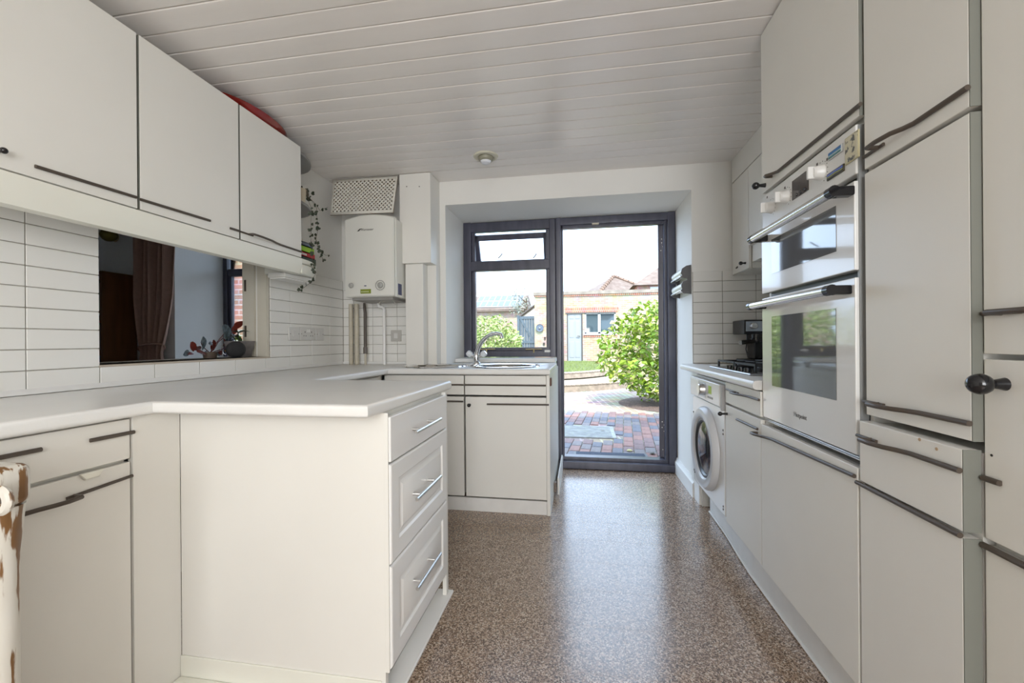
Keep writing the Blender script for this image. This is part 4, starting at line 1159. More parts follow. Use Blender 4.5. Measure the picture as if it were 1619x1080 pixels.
# roll dispenser on the right door reveal
t = thing('roll_dispenser', 'wall mounted kitchen roll and foil dispenser on the door reveal', 'dispenser', (OX1 - .03, 3.2, 1.385))
RX_ = OX1 - .0005
side = []
for (d_, z_) in ((0, 1.61), (.03, 1.605), (.06, 1.585), (.068, 1.555), (.058, 1.535), (.066, 1.522), (.03, 1.518), (.022, 1.505), (.055, 1.495), (.066, 1.47), (.060, 1.445), (.068, 1.43), (.05, 1.41), (.0, 1.405)):
    side.append((RX_ - d_, z_))
SIDEM = mat('dispenser_grey', (.12, .12, .125), .4)
part('side_plate', MB().prism(side, 'y', 3.10, 3.108), SIDEM, t)
part('side_plate', MB().prism(side, 'y', 3.42, 3.428), SIDEM, t)
CREAMP = mat('dispenser_cream', (.74, .74, .66), .3)
for z in (1.565, 1.462):
    part('roll_cover', MB().tube([(RX_ - .034, 3.109, z), (RX_ - .034, 3.419, z)], .031, 18), CREAMP, t)
    cv = part('cutter_bar', MB().box(RX_ - .072, RX_ - .054, 3.109, 3.419, z - .040, z - .026, bev=.003), CHROME, t)
    part('black_strip', MB().box(RX_ - .0735, RX_ - .0715, 3.12, 3.41, z - .035, z - .031), BLACK, cv)  # narrow black strip laid along the face of the bar
boxo('back_plate', (RX_ - .004, RX_, 3.108, 3.42, 1.405, 1.61), CREAMP, t)

# ceiling spotlight
t = thing('ceiling_spot', 'white eyeball spotlight set in the boarded ceiling', 'light', (-.607, 2.69, CEIL - .03))
lc = P(768, 247, z=CEIL)
part('trim_ring', MB().lathe([(.045, -.006), (.060, -.012), (.078, -.008), (.083, .0), (.078, .001)], lc, n=36), mat('ring_cream', (.66, .63, .50), .35), t)
part('eyeball', MB().lathe([(.047, .0), (.052, -.012), (.046, -.028), (.036, -.034), (.034, -.026)], lc, n=32), mat('eyeball_olive', (.30, .29, .22), .4), t)
part('bulb', MB().lathe([(.033, -.022), (.036, -.034), (.028, -.046), (.012, -.052), (0, -.053)], lc, n=28), mat('bulb_white', (.85, .87, .92), .15), t)

# ================================================================== DINING ROOM BEYOND THE HATCH
DXL = -4.7
DP = mat('dining_paint', (.82, .815, .80), .7, noise=.03, nscale=3)
struct('floor_dining', MB().box(DXL - .1, XL - .171, -2.3, 3.66, -.12, 0), mat('dining_boards', (.30, .18, .10), .4, noise=.3, nscale=6, stretch=(1, 8, 1)))
struct('ceiling_dining', MB().box(DXL - .1, XL - .171, -2.3, 3.66, 2.42, 2.5), DP)
struct('wall_dining_side', MB().box(DXL - .15, DXL, -2.3, 3.66, 0, 2.9), DP)
mb = MB().box(DXL, -3.45, YB, 3.66, 0, 2.9).box(-2.15, XL - .171, YB, 3.66, 0, 2.9).box(-3.45, -2.15, YB, 3.66, 0, .34).box(-3.45, -2.15, YB, 3.66, 2.35, 2.9)
struct('wall_dining_back', mb, DP, 'white dining room wall with a deep window reveal', 'wall')
mb = MB().box(DXL, XL - .171, -.45, -.3, 0, 2.9)
struct('wall_dining_rear', mb, DP)  # unseen wall brought forward so the dining room bounces more light
mb = MB()
mb.box(-3.449, -3.405, YF, YF + .075, .34, 2.35, bev=.005).box(-2.23, -2.151, YF, YF + .075, .34, 2.35, bev=.005).box(-3.446, -2.154, YF + .003, YF + .072, 2.28, 2.348, bev=.005).box(-3.446, -2.154, YF + .003, YF + .072, .342, .42, bev=.005)
mb.box(-3.40, -2.2, YF + .01, YF + .07, 1.74, 1.81, bev=.005).box(-2.86, -2.79, YF, YF + .075, .38, 2.3, bev=.005).box(-3.405, -3.375, YF + .02, YF + .06, .41, 1.75, bev=.004)
w2 = struct('window_2', mb, FRAME, 'dark stained dining room window seen through the hatch', 'window')  # unseen top and foot stretched to let in more sky light
boxo('pane', (-3.40, -2.86, YF + .04, YF + .044, .42, 2.28), GLASS, w2)
boxo('pane', (-2.79, -2.23, YF + .04, YF + .044, .42, 2.28), GLASS, w2)

# bookcase
WOOD = mat('bookcase_wood', (.19, .075, .028), .35, noise=.35, nscale=5, stretch=(3, 3, .35))
bx1 = -3.825; bx0 = -4.60; byb = YB - .01; byf = 2.80; bh = 1.68
t = thing('bookcase', 'dark brown wooden bookcase beyond the hatch beside the curtain', 'bookcase', ((bx0 + bx1) / 2, 2.94, 0))
boxo('side_panel', (bx1 - .02, bx1, byf, byb, 0, bh), WOOD, t, bev=.002); boxo('side_panel', (bx0, bx0 + .02, byf, byb, 0, bh), WOOD, t, bev=.002)
boxo('back_panel', (bx0 + .021, bx1 - .021, byb - .01, byb, .02, bh - .02), WOOD, t)
for k, z in enumerate((.06, .40, .72, 1.02, 1.34, bh - .021)): boxo('shelf', (bx0 + .021, bx1 - .021, byf + .012, byb - .011, z, z + .02), WOOD, t)
for si, z in enumerate((.74, 1.04, 1.36)):
    x = bx1 - .025
    for k in range(5):
        wd = random.uniform(.022, .042); hh = random.uniform(.19, .25)
        col = [(.35, .05, .03), (.05, .08, .14), (.5, .45, .35), (.08, .16, .10), (.45, .30, .08)][(k + si) % 5]
        nm = [['red', 'navy', 'cream', 'green', 'ochre'][(k + si) % 5], ['lower', 'middle', 'upper'][si]]
        b_ = thing('book', '%s book standing on the %s bookcase shelf' % (nm[0], nm[1]), 'book', (x - wd / 2, 2.9, z), 'books in the dining room bookcase')
        boxo('cover', (x - wd, x, byf + .03, byf + .034, z + .0005, z + hh), mat('bk' + nm[0], col, .5), b_)
        mb = MB().box(x - wd, x - wd + .003, byf + .0342, byf + .18, z + .0005, z + hh).box(x - .003, x, byf + .0342, byf + .18, z + .0005, z + hh)
        part('boards', mb, mat('bk' + nm[0], col, .5), b_)
        boxo('pages', (x - wd + .0035, x - .0035, byf + .0345, byf + .175, z + .003, z + hh - .006), MATS['paper'], b_)
        x -= wd + .002

# curtain gathered by a tieback
CURT = mat('dusty_pink_cloth', (.42, .255, .20), .75, noise=.1, nscale=40, bump=.1, bscale=300)
t = thing('curtain', 'dusty pink curtain tied back beside the dining room window', 'curtain', (-3.6, YB - .07, 0))
mb = MB(); bm = mb.bm; NU, NV = 60, 40; grid = []
for j in range(NV + 1):
    z = 0.08 + (2.25 - .08) * j / NV
    if z > 1.03: wdt = .19 + .20 * min(1, (z - 1.03) / .45) ** .6; cx = -3.60 + .02 * (z - 1.03)
    else: wdt = .19 + .10 * min(1, (1.03 - z) / .4) ** .7; cx = -3.60 - .02 * (1.03 - z)
    row = []
    for i in range(NU + 1):
        u = i / NU; amp = .030
        row.append(bm.verts.new((cx + (u - .5) * wdt, YB - .075 + amp * math.sin(u * 2 * PI * 5.5 + .5 * math.sin(z * 2)) + .012 * math.sin(u * 17 + z * 1.3), z)))
    grid.append(row)
for a, b in zip(grid, grid[1:]):
    for i in range(NU): bm.faces.new((a[i], a[i + 1], b[i + 1], b[i]))
cl = part('cloth', mb, CURT, t, 80)
sm = cl.modifiers.new('thick', 'SOLIDIFY'); sm.thickness = .004
mb = MB(); ring = []
for k in range(25):
    a_ = 2 * PI * k / 24; ring.append((-3.60 + .115 * math.cos(a_), YB - .075 + .052 * math.sin(a_), 1.05 - .03 * math.sin(a_) + .02 * math.cos(a_)))
part('tieback', MB().tube(ring, .010, 8), CURT, t)
part('rail', MB().tube([(-3.80, YB - .075, 2.27), (-2.1, YB - .075, 2.27)], .012, 10), BROWN, t)

# wall lamp
lp = P(172, 371, y=YB - .09)
t = thing('wall_lamp', 'small brass globe wall lamp above the bookcase', 'lamp', (lp.x, YB - .01, lp.z))
part('backplate', MB().lathe([(0, .012), (.035, .012), (.04, 0)], (lp.x - .05, YB - .001, lp.z), axis='-y', n=20), BRASS, t)
part('arm', MB().tube([(lp.x - .05, YB - .01, lp.z), (lp.x - .05, YB - .07, lp.z - .01), (lp.x - .02, YB - .09, lp.z)], .006, 8), BRASS, t)
prof = [(.06 * math.sin(PI * k / 12), -.06 * math.cos(PI * k / 12)) for k in range(1, 12)]
part('globe', MB().lathe(prof, lp, n=24, close=True), mat('olive_brass', (.28, .23, .05), .2, metal=.6), t)

# things on the hatch sill
sz = HZ0
sc = P(373, 550, x=-1.906)
t = thing('smart_speaker', 'dark grey oval fabric speaker on the hatch sill', 'speaker', (sc.x, sc.y, sz))
prof = []
for k in range(0, 13):
    a_ = PI * k / 12; prof.append((.052 * math.sin(a_), -.046 * math.cos(a_)))
part('body', MB().lathe([(max(.0005, r * 1.0), h) for r, h in prof], (sc.x, sc.y, sz + .0475), n=32, sx=.61, sy=1.2), mat('speaker_cloth', (.022, .022, .024), .8, noise=.3, nscale=200, bump=.2, bscale=400), t, 60)
part('foot_ring', MB().lathe([(0, 0), (.03, 0), (.032, .004)], (sc.x, sc.y, sz), n=24), BLACK, t)

pc_ = P(393, 560, x=-1.998); pc_.y = min(pc_.y, HY1 - .090)
t = thing('potted_plant', 'green leafed plant in a square grey pot on the hatch sill', 'plant', (pc_.x, pc_.y, sz))
mb = MB(); bm = mb.bm
h_ = .095
def sq(r, z): return [bm.verts.new((pc_.x + dx * r, pc_.y + dy * r, z)) for dx, dy in ((-1, -1), (1, -1), (1, 1), (-1, 1))]
rs = [sq(.040, sz + .0005), sq(.056, sz + h_), sq(.050, sz + h_), sq(.046, sz + h_ - .015)]
bm.faces.new(list(reversed(rs[0])))
for a, b in zip(rs, rs[1:]):
    for k in range(4): bm.faces.new((a[k], a[(k + 1) % 4], b[(k + 1) % 4], b[k]))
bm.faces.new(rs[-1])
part('pot', mb, mat('grey_pot', (.20, .18, .175), .5, noise=.3, nscale=25), t)
LEAFG = mat('dark_green_leaf', (.035, .055, .025), .4)
def leaf_mesh(name, m, L=.06, W=.016, bend=.25):
    mb = MB(); bm = mb.bm; rows = []
    for k in range(6):
        u = k / 5; w_ = W * math.sin(PI * min(1, .08 + .92 * u)) ** .8 if k < 5 else .0008
        z_ = -bend * L * u * u
        rows.append([bm.verts.new((L * u, -w_, z_ + .15 * w_)), bm.verts.new((L * u, 0, z_ - .1 * w_)), bm.verts.new((L * u, w_, z_ + .15 * w_))])
    for a, b in zip(rows, rows[1:]):
        bm.faces.new((a[0], b[0], b[1], a[1])); bm.faces.new((a[1], b[1], b[2], a[2]))
    return mb.mesh(name, m, 60)
lg = leaf_mesh('leaf', LEAFG, .072, .013, .3)
top = Vector((pc_.x - .012, pc_.y, sz + .15))
base = Vector((pc_.x - .012, pc_.y, sz + .07))
part('stem', MB().tube([base, base + Vector((.004, 0, .04)), top], .0035, 6).tube([base, base + Vector((-.004, -.02, .04)), base + Vector((-.006, -.045, .065))], .0028, 6), LEAFG, t)
def put_leaf(me, loc, rot, s, parent):
    l = bpy.data.objects.new('leaf', me); C.objects.link(l); l.location = loc; l.rotation_euler = rot; l.scale = (s, s, s); attach(l, parent); return l
for k in range(11):
    put_leaf(lg, top + Vector((0, 0, random.uniform(-.045, .012))), (random.uniform(-.3, .3), random.uniform(-.5, .25), k * 2.4 if math.sin(k * 2.4) < .75 else k * 2.4 + PI), random.uniform(.75, 1.05), t)

bp_ = Vector((-2.03, P(332, 560, x=-2.03).y, sz))
t = thing('begonia_plant', 'sprawling red and silver leafed begonia on the hatch sill', 'plant', bp_)
part('pot', MB().lathe([(0, .0004), (.03, .0004), (.036, .035), (.033, .035), (.028, .03), (0, .03)], bp_, n=20), mat('low_pot', (.10, .07, .05), .6), t)
RLEAF = mat('red_leaf', (.16, .022, .012), .4, noise=.3, nscale=50)
SLEAF = mat('silver_leaf', (.18, .24, .28), .35, col2=(.03, .045, .06), nscale=60)
GLEAF = mat('lime_leaf', (.30, .50, .03), .5); OLEAF = mat('ochre_leaf', (.40, .20, .02), .5)
lr = [leaf_mesh('leaf', m_, .075, .023, .35) for m_ in (RLEAF, SLEAF, GLEAF, OLEAF)]
XS = -2.03
stems = [[(355, 563), (338, 553), (345, 541), (352, 535)], [(330, 563), (340, 545), (350, 533), (354, 528)], [(325, 563), (315, 556), (306, 550)], [(322, 563), (320, 548), (318, 541)], [(345, 563), (352, 552), (358, 548)]]
mb = MB()
for st_ in stems: mb.tube([bp_ + Vector((0, 0, .03))] + [P(a, b, x=XS) for a, b in st_[1:]], .0022, 6)
part('stem', mb, mat('begonia_stem', (.09, .03, .03), .5), t)
for (px, py, mi, ry, s) in ((303, 547, 0, 1.2, .75), (306, 553, 0, -.6, .7), (313, 549, 0, .6, .75), (311, 556, 0, .2, .7), (290, 562, 1, -.9, .7), (295, 560, 0, -.5, .6), (318, 541, 1, -.4, .9), (321, 552, 1, 1.3, 1.0), (324, 560, 1, .3, .7),
                            (337, 541, 0, 1.2, .85), (330, 544, 1, -.2, .55), (336, 549, 0, 1.4, .7), (353, 514, 1, 1.0, 1.55), (358, 525, 1, 1.15, 1.3), (372, 520, 0, -1.0, .95), (369, 528, 0, -1.2, .8), (371, 536, 2, -.4, .65), (354, 534, 0, .9, .8),
                            (345, 560, 0, .3, .6), (352, 561, 3, -.3, .7), (355, 558, 3, .5, .6), (341, 562, 1, .1, .6), (316, 561, 1, .8, .6), (348, 551, 0, .9, .6)):
    q = P(px, py, x=(XS if px < 350 else -2.115) + random.uniform(-.015, .02)); q.z = max(q.z, sz + .022 + .1 * s * max(0, math.sin(ry * (.55 if q.z < sz + .05 else 1))))
    put_leaf(lr[mi], q, (random.uniform(-.5, .5) + 1.2, ry * (.55 if q.z < sz + .05 else 1) , random.uniform(-.4, .4) + PI / 2), s, t)

# ================================================================== GARDEN
PAVB = mat('paving_joint', (.50, .45, .36), .95, noise=.4, nscale=12)
PAVE2 = brick_mat('sunlit_setts', (.30, .25, .195), (.23, .185, .15), (.36, .32, .26), 1.0, bw=.21, rh=.11, msize=.012, rot=(0, 0, PI / 2 - .12))
gnd = struct('ground', MB().box(-14, 14, 3.66, 60, -.2, -.03), mat('earth', (.20, .16, .10), .95, noise=.4, nscale=2))
pav = struct('terrace_base', MB().box(-3.2, 4.2, 3.665, 13.5, -.029, -.006), PAVE2, 'brick paved terrace outside the back door', 'paving')
BR = [mat('paver_' + n, c, .65, noise=.3, nscale=25, bump=.3, bscale=60) for n, c in (('plum', (.20, .125, .125)), ('blue', (.135, .135, .165)), ('rose', (.28, .15, .13)), ('grey', (.19, .165, .17)))]
pm = []
for m_ in BR:
    mb = MB().box(-.0485, .0485, -.1, .1, -.02, .006, bev=.005, seg=1); pm.append(mb.mesh('brick', m_))
tilt = -.10
cr_, sr_ = math.cos(tilt), math.sin(tilt)
for i in range(-7, 15):
    for j in range(0, 13):
        lx, ly = i * .104 + .3, 3.78 + j * .207 + (.1035 if i % 2 else 0)
        x = .3 + (lx - .3) * cr_ - (ly - 3.7) * sr_; y = 3.7 + (lx - .3) * sr_ + (ly - 3.7) * cr_
        if y < 3.78 or y > 6.5 or x < -.62 or x > 1.75: continue
        if -.40 < x < .42 and 4.62 < y < 5.45: continue
        o = instance('brick', random.choice(pm), (x, y, random.uniform(-.002, .002)), pav); o.rotation_euler = (random.uniform(-.01, .01), random.uniform(-.01, .01), tilt + random.uniform(-.02, .02))
t = thing('drain_cover', 'pale ribbed concrete drain cover set in the brick paving', 'drain cover', (.0, 5.03, 0))
CONC = mat('concrete', (.34, .35, .34), .85, noise=.25, nscale=15, bump=.3, bscale=40)
boxo('slab', (-.42, .385, 4.72, 5.34, -.02, .012), CONC, t, bev=.004)
for k in range(9): boxo('rib', (-.38, .34, 4.755 + k * .065, 4.785 + k * .065, .012, .017), CONC, t, bev=.002)
mb = MB().lathe([(0, .001), (.02, .001), (.024, 0)], (.25, 5.05, .017), n=10); part('lifting_eye', mb, BROWN, t)
t = thing('doormat', 'blue grey doormat outside the back door', 'mat', (.28, 3.95, 0))
boxo('mat_body', (-.05, .58, 3.86, 4.07, .0075, .018), mat('mat_blue', (.06, .075, .11), .95, noise=.4, nscale=120, bump=.5, bscale=200), t, bev=.004)
boxo('mat_border', (-.075, .605, 3.84, 4.09, .006, .0115), mat('mat_rubber', (.16, .17, .18), .8), t, bev=.002)
for (lab, x, y) in (('small dry leaf on the bricks right of the doormat', .46, 4.18), ('small dark stone lying by the doormat corner', .66, 4.1)):
    o = part('dry_leaf' if 'leaf' in lab else 'pebble', MB().lathe([(.004, 0), (.028, .006), (.02, .016), (.002, .02)], (x, y, .007), n=10, close=True), mat('leaf_pale', (.55, .5, .25), .8) if 'leaf' in lab else BROWN); tag(o, lab, 'leaf' if 'leaf' in lab else 'stone')

# curved brick steps up to the lawn
STEPB = mat('step_brick', (.38, .31, .24), .85, noise=.35, nscale=8)
def arc(cx, cy, r, a0, a1, n): return [(cx + r * math.cos(a0 + (a1 - a0) * k / n), cy + r * math.sin(a0 + (a1 - a0) * k / n)) for k in range(n + 1)]
stp = thing('garden_steps', 'two curved brick steps leading up to the lawn', 'steps', (-.2, 9.4, 0))
SC = (-2.4, 13.2)
for si, (r, z0, z1) in enumerate(((4.75, -.005, .15), (3.5, .15, .30))):
    n = 36; a0, a1 = math.radians(-72), math.radians(1)
    outer = arc(SC[0], SC[1], r, a0, a1, n); inner = arc(SC[0], SC[1], r - (1.27 if si == 0 else .24), a0, a1, n)
    mb = MB(); bm = mb.bm
    for k in range(n):
        o0, o1, i0, i1 = outer[k], outer[k + 1], inner[k], inner[k + 1]
        f0 = [bm.verts.new((*p, z)) for p, z in ((o0, z0), (o1, z0), (o1, z1 - .03), (o0, z1 - .03), (i0, z1 - .03), (i1, z1 - .03))]
        bm.faces.new((f0[0], f0[1], f0[2], f0[3])); bm.faces.new((f0[3], f0[2], f0[5], f0[4]))
    part('step_core', mb, STEPB, stp)
    # each nosing brick laid on edge
    bme = MB().box(-.05, .05, -.105, .105, -.03, .0, bev=.006, seg=1).mesh('brick', STEPB)
    L = r * (a1 - a0); nb = int(L / .112)
    for k in range(nb):
        a_ = a0 + (k + .5) / nb * (a1 - a0)
        x, y = SC[0] + (r - .09) * math.cos(a_), SC[1] + (r - .09) * math.sin(a_)
        px_ = 918 + 660 * x / y
        if x < -.75 or x > 1.6: continue
        o = instance('brick', bme, (x, y, z1), stp); o.rotation_euler = (0, 0, a_ + PI / 2)

# lawn with grass blades
LAWN = mat('lawn_green', (.13, .16, .045), .9, noise=.4, nscale=6)
lawn = struct('lawn_ground', MB().lathe([(0, .27), (3.27, .27), (3.27, .0)], (SC[0], SC[1], 0), n=48).box(-9, 6, 13.3, 30, .0, .275), LAWN)
mb = MB(); bm = mb.bm
for k in range(7000):
    x = random.uniform(-1.55, 2.2); y = random.uniform(10.05, 16.8)
    if y < 13.3 and math.hypot(x - SC[0], y - SC[1]) > 3.2: continue
    a_ = random.uniform(0, PI); h = random.uniform(.03, .075); dx, dy = .006 * math.cos(a_), .006 * math.sin(a_)
    bm.faces.new((bm.verts.new((x - dx, y - dy, .27)), bm.verts.new((x + dx, y + dy, .27)), bm.verts.new((x + random.uniform(-.03, .03), y + random.uniform(-.03, .03), .27 + h))))
o = part('lawn_grass', mb, mat('grass_blade', (.20, .25, .07), .8)); tag(o, 'short green grass of the raised lawn by the garage', 'grass', kind='stuff')

# shrubs
def shrub(name, lab, cx, cy, z0, rx, ry, h, nleaf, mats, ls, dens=.45, seed=1, ex=.55):
    rnd = random.Random(seed)
    t = thing(name, lab, 'shrub', (cx, cy, z0))
    mb = MB()
    for k in range(9):
        a_ = rnd.uniform(0, 6.28); r_ = rnd.uniform(.3, .75)
        mb.tube([(cx + rnd.uniform(-.1, .1), cy + rnd.uniform(-.1, .1), z0), (cx + r_ * .4 * rx * math.cos(a_), cy + r_ * .4 * ry * math.sin(a_), z0 + h * .4), (cx + r_ * rx * math.cos(a_), cy + r_ * ry * math.sin(a_), z0 + h * rnd.uniform(.6, .85))], [.022, .014, .006], 6)
    part('branches', mb, mat('bark', (.12, .085, .05), .9), t)
    for mi, m_ in enumerate(mats):
        mb = MB(); bm = mb.bm
        for k in range(nleaf // len(mats)):
            while True:
                u, v, w_ = rnd.uniform(-1, 1), rnd.uniform(-1, 1), rnd.uniform(0, 1)
                prof_ = math.sin(PI * (.12 + .80 * w_)) ** ex
                d = math.hypot(u, v)
                lump = 1 + .16 * math.sin(5 * math.atan2(v, u) + 7 * w_) + .1 * math.sin(11 * w_ + 3 * u)
                if d < prof_ * lump and d > prof_ * lump * dens: break
            c = Vector((cx + u * rx, cy + v * ry, z0 + .04 + w_ * h))
            s_ = ls * rnd.uniform(.6, 1.2)
            d1 = Vector((rnd.gauss(0, 1), rnd.gauss(0, 1), rnd.gauss(-.2, .6))).normalized(); d2 = d1.orthogonal().normalized()
            d2 = (Matrix.Rotation(rnd.uniform(0, 6.28), 3, d1) @ d2)
            n_ = d1.cross(d2) * .12 * s_
            pts = [c, c + d1 * s_ * .45 + d2 * s_ * .32 + n_, c + d1 * s_, c + d1 * s_ * .45 - d2 * s_ * .32 + n_]
            v4 = [bm.verts.new(p) for p in pts]
            bm.faces.new((v4[0], v4[1], v4[2])); bm.faces.new((v4[0], v4[2], v4[3]))
        o = part('foliage', mb, m_, t, 10); o['kind'] = 'stuff'
    return t
LV = [mat('leaf_' + n, c, .45) for n, c in (('lime', (.22, .34, .02)), ('bright', (.33, .44, .05)), ('mid', (.13, .23, .015)), ('pale', (.50, .55, .28)))]
LV2 = [mat('hedge_' + n, c, .5) for n, c in (('green', (.20, .30, .06)), ('pale', (.42, .48, .20)), ('olive', (.30, .38, .10)))]
shrub('flowering_shrub', 'large lime green leafy shrub beside the brick terrace', 1.68, 7.5, -.02, 1.36, 1.05, 1.80, 6800, LV, .115, seed=3, ex=.9)
shrub('garden_hedge', 'pale green bushy hedge seen through the sink window', -2.75, 11.5, .265, 1.15, 1.0, 1.5, 5200, LV2, .10, seed=5)
shrub('garden_hedge', 'broad pale hedge running behind the garden gate', -6.0, 13.6, .0, 1.9, 1.0, 2.0, 3600, LV2, .13, seed=8)
bed = part('bark_bed', MB().lathe([(0, .013), (.85, .010), (1.02, -.004)], (1.66, 7.45, 0), n=40), mat('bark_chips', (.17, .115, .095), .95, noise=.6, nscale=40, bump=.8, bscale=60)); tag(bed, 'red brown bark mulch under the lime green shrub', 'mulch', kind='stuff')

# brick garage
GY = 17.0
GBR = brick_mat('garage_brick', (.36, .24, .165), (.43, .33, .235), (.43, .38, .31), 1.0, bw=.225, rh=.075, msize=.010, rot=(PI / 2, 0, 0))
RBR = brick_mat('red_soldier_brick', (.32, .11, .06), (.36, .17, .10), (.4, .33, .27), 1.0, bw=.075, rh=.23, msize=.010, rot=(PI / 2, 0, 0))
gx0 = P(845, 463, y=GY).x
gdx0, gdx1, gdz = P(896, 495, y=GY).x, P(921, 495, y=GY).x, P(910, 495, y=GY).z
gwx0, gwx1 = P(924.5, 495, y=GY).x, P(973.5, 495, y=GY).x; gwz0, gwz1 = P(950, 527.5, y=GY).z, P(950, 494, y=GY).z
gtop = P(900, 466, y=GY).z
t = thing('garage', 'pale brick flat topped garage at the end of the garden', 'building', (2, GY, .27))
mb = MB()
mb.box(gx0, gdx0, GY, GY + .25, .2, gtop).box(gdx1, gwx0, GY, GY + .25, .2, gtop).box(gwx1, 7, GY, GY + .25, .2, gtop).box(gdx0, gdx1, GY, GY + .25, gdz, gtop).box(gwx0, gwx1, GY, GY + .25, gwz1, gtop).box(gwx0, gwx1, GY, GY + .25, .2, gwz0).box(gx0, gx0 + .25, GY + .25, GY + 6, .2, gtop)
wl = part('wall', mb, GBR, t)
boxo('coping', (gx0 - .05, 7, GY - .06, GY + .3, gtop, gtop + .13), mat('coping_stone', (.32, .27, .22), .85, noise=.3, nscale=5), t)
boxo('coping_course', (gx0 - .02, 7, GY - .035, GY, gtop - .07, gtop), RBR, t)
boxo('soldier_course', (gdx0 - .05, gwx1 + .1, GY - .012, GY, gdz + .02, gdz + .20), RBR, t)
boxo('lintel', (gdx0 - .05, gwx1, GY - .015, GY + .1, gdz - .03, gdz + .019), mat('lintel_dark', (.10, .09, .08), .8), t)
boxo('flat_roof', (gx0, 7, GY + .3, GY + 6, gtop - .1, gtop), mat('roof_felt', (.16, .15, .14), .9), t)
DOORP = mat('garage_door_grey', (.30, .315, .33), .5)
gd = boxo('garage_door', (gdx0 + .04, gdx1 - .05, GY + .03, GY + .07, .26, gdz - .04), DOORP, t)
boxo('door_frame', (gdx1 - .05, gdx1, GY + .0, GY + .10, .2, gdz - .03), mat('dark_frame_far', (.07, .065, .06), .6), t); boxo('door_frame', (gdx0, gdx0 + .04, GY + .0, GY + .10, .2, gdz - .03), MATS['dark_frame_far'], t)
wd = (gdx1 - gdx0 - .09)
for c_ in (0, 1):
    for (z0, z1) in ((1.98, 2.12), (1.22, 1.88), (.42, 1.05)):
        x0 = gdx0 + .04 + wd * (.12 + .44 * c_); boxo('door_panel', (x0, x0 + wd * .32, GY + .018, GY + .03, z0, z1), DOORP, gd, bev=.010)
part('door_handle', MB().tube([(gdx1 - .12, GY + .03, 1.28), (gdx1 - .12, GY - .03, 1.28), (gdx1 - .22, GY - .03, 1.28)], .015, 6), BLACK, gd)
WF = mat('pale_window_frame', (.62, .64, .68), .45)
mb = MB(); fw = .06
mb.box(gwx0, gwx1, GY + .02, GY + .09, gwz0, gwz0 + fw).box(gwx0, gwx1, GY + .02, GY + .09, gwz1 - fw, gwz1).box(gwx0, gwx0 + fw, GY + .02, GY + .09, gwz0, gwz1).box(gwx1 - fw, gwx1, GY + .02, GY + .09, gwz0, gwz1)
gm = gwx0 + (gwx1 - gwx0) * .47
mb.box(gm - .05, gm + .05, GY + .02, GY + .09, gwz0, gwz1)
gw = part('garage_window', mb, WF, t)
FGL = mat('far_glass', (.05, .075, .085), .04, spec=.9)
boxo('pane', (gwx0 + fw, gm - .05, GY + .05, GY + .06, gwz0 + fw, gwz1 - fw), FGL, gw); boxo('pane', (gm + .05, gwx1 - fw, GY + .05, GY + .06, gwz0 + fw, gwz1 - fw), FGL, gw)
boxo('window_sill', (gwx0 - .03, gwx1 + .03, GY - .05, GY + .02, gwz0 - .05, gwz0), WF, t); boxo('sill_course', (gwx0 - .05, gwx1 + .05, GY - .02, GY, gwz0 - .14, gwz0 - .051), RBR, t)
c = P(853.5, 518.5, y=GY - .05)
o = thing('hose_reel', 'round blue grey hose reel on the garage brick pier', 'hose reel', (c.x, GY - .05, c.z - .14))
part('drum', MB().lathe([(.0, .04), (.05, .04), (.05, .02), (.13, .02), (.15, .04), (.155, .0), (.15, -.04)], (c.x, GY - .045, c.z), axis='-y', n=24), mat('reel_blue', (.12, .15, .20), .5), o)
part('hub', MB().lathe([(0, .07), (.03, .07), (.035, .03)], (c.x, GY - .045, c.z), axis='-y', n=12), STEEL, o)
for (px, py, lab) in ((861.5, 535, 'small rusty bracket below the hose reel, upper one'), (860, 544, 'small rusty bracket below the hose reel, lower one')):
    c = P(px, py, y=GY - .02); o = part('iron_bracket', MB().box(c.x - .03, c.x + .03, GY - .03, GY - .001, c.z - .06, c.z + .06).box(c.x - .03, c.x + .05, GY - .06, GY - .03, c.z + .03, c.z + .06), BROWN); tag(o, lab, 'bracket', 'brackets on the garage pier')

# boarded side gate
t = thing('garden_gate', 'blue grey boarded garden gate with diagonal brace beside the garage', 'gate', (-2.2, GY + .1, .25))
ga, gb = P(821, 500, y=GY + .1).x, gx0 - .03; gz0, gz1 = .28, P(830, 500, y=GY + .1).z
GATEP = mat('gate_blue_grey', (.10, .135, .165), .7, noise=.3, nscale=6, stretch=(4, 4, .5))
nb = 6; bw_ = (gb - ga) / nb
for k in range(nb): boxo('board', (ga + k * bw_ + .006, ga + (k + 1) * bw_ - .006, GY + .12, GY + .145, gz0, gz1), GATEP, t, bev=.003)
for z in (gz1 - .12, (gz0 + gz1) / 2 - .2, gz0 + .1): boxo('rail', (ga, gb, GY + .09, GY + .12, z, z + .10), GATEP, t, bev=.003)
mb = MB().prism([(ga + .02, gz1 - .12), (ga + .12, gz1 - .12), (gb - .02, (gz0 + gz1) / 2 - .1), (gb - .12, (gz0 + gz1) / 2 - .1)], 'y', GY + .095, GY + .119); part('brace', mb, GATEP, t)
boxo('post', (ga - .09, ga - .002, GY + .08, GY + .18, .2, gz1 + .04), GATEP, t)

# neighbouring buildings
TILES = ramp_mat('old_roof_tile', [(0.2, (.10, .07, .055)), (.5, (.17, .125, .10)), (.8, (.22, .18, .15))], 3, .85)
RIDGE = mat('ridge_tile', (.26, .17, .12), .85, noise=.4, nscale=4)
def house(name, lab, loc): return thing(name, lab, 'building', loc)
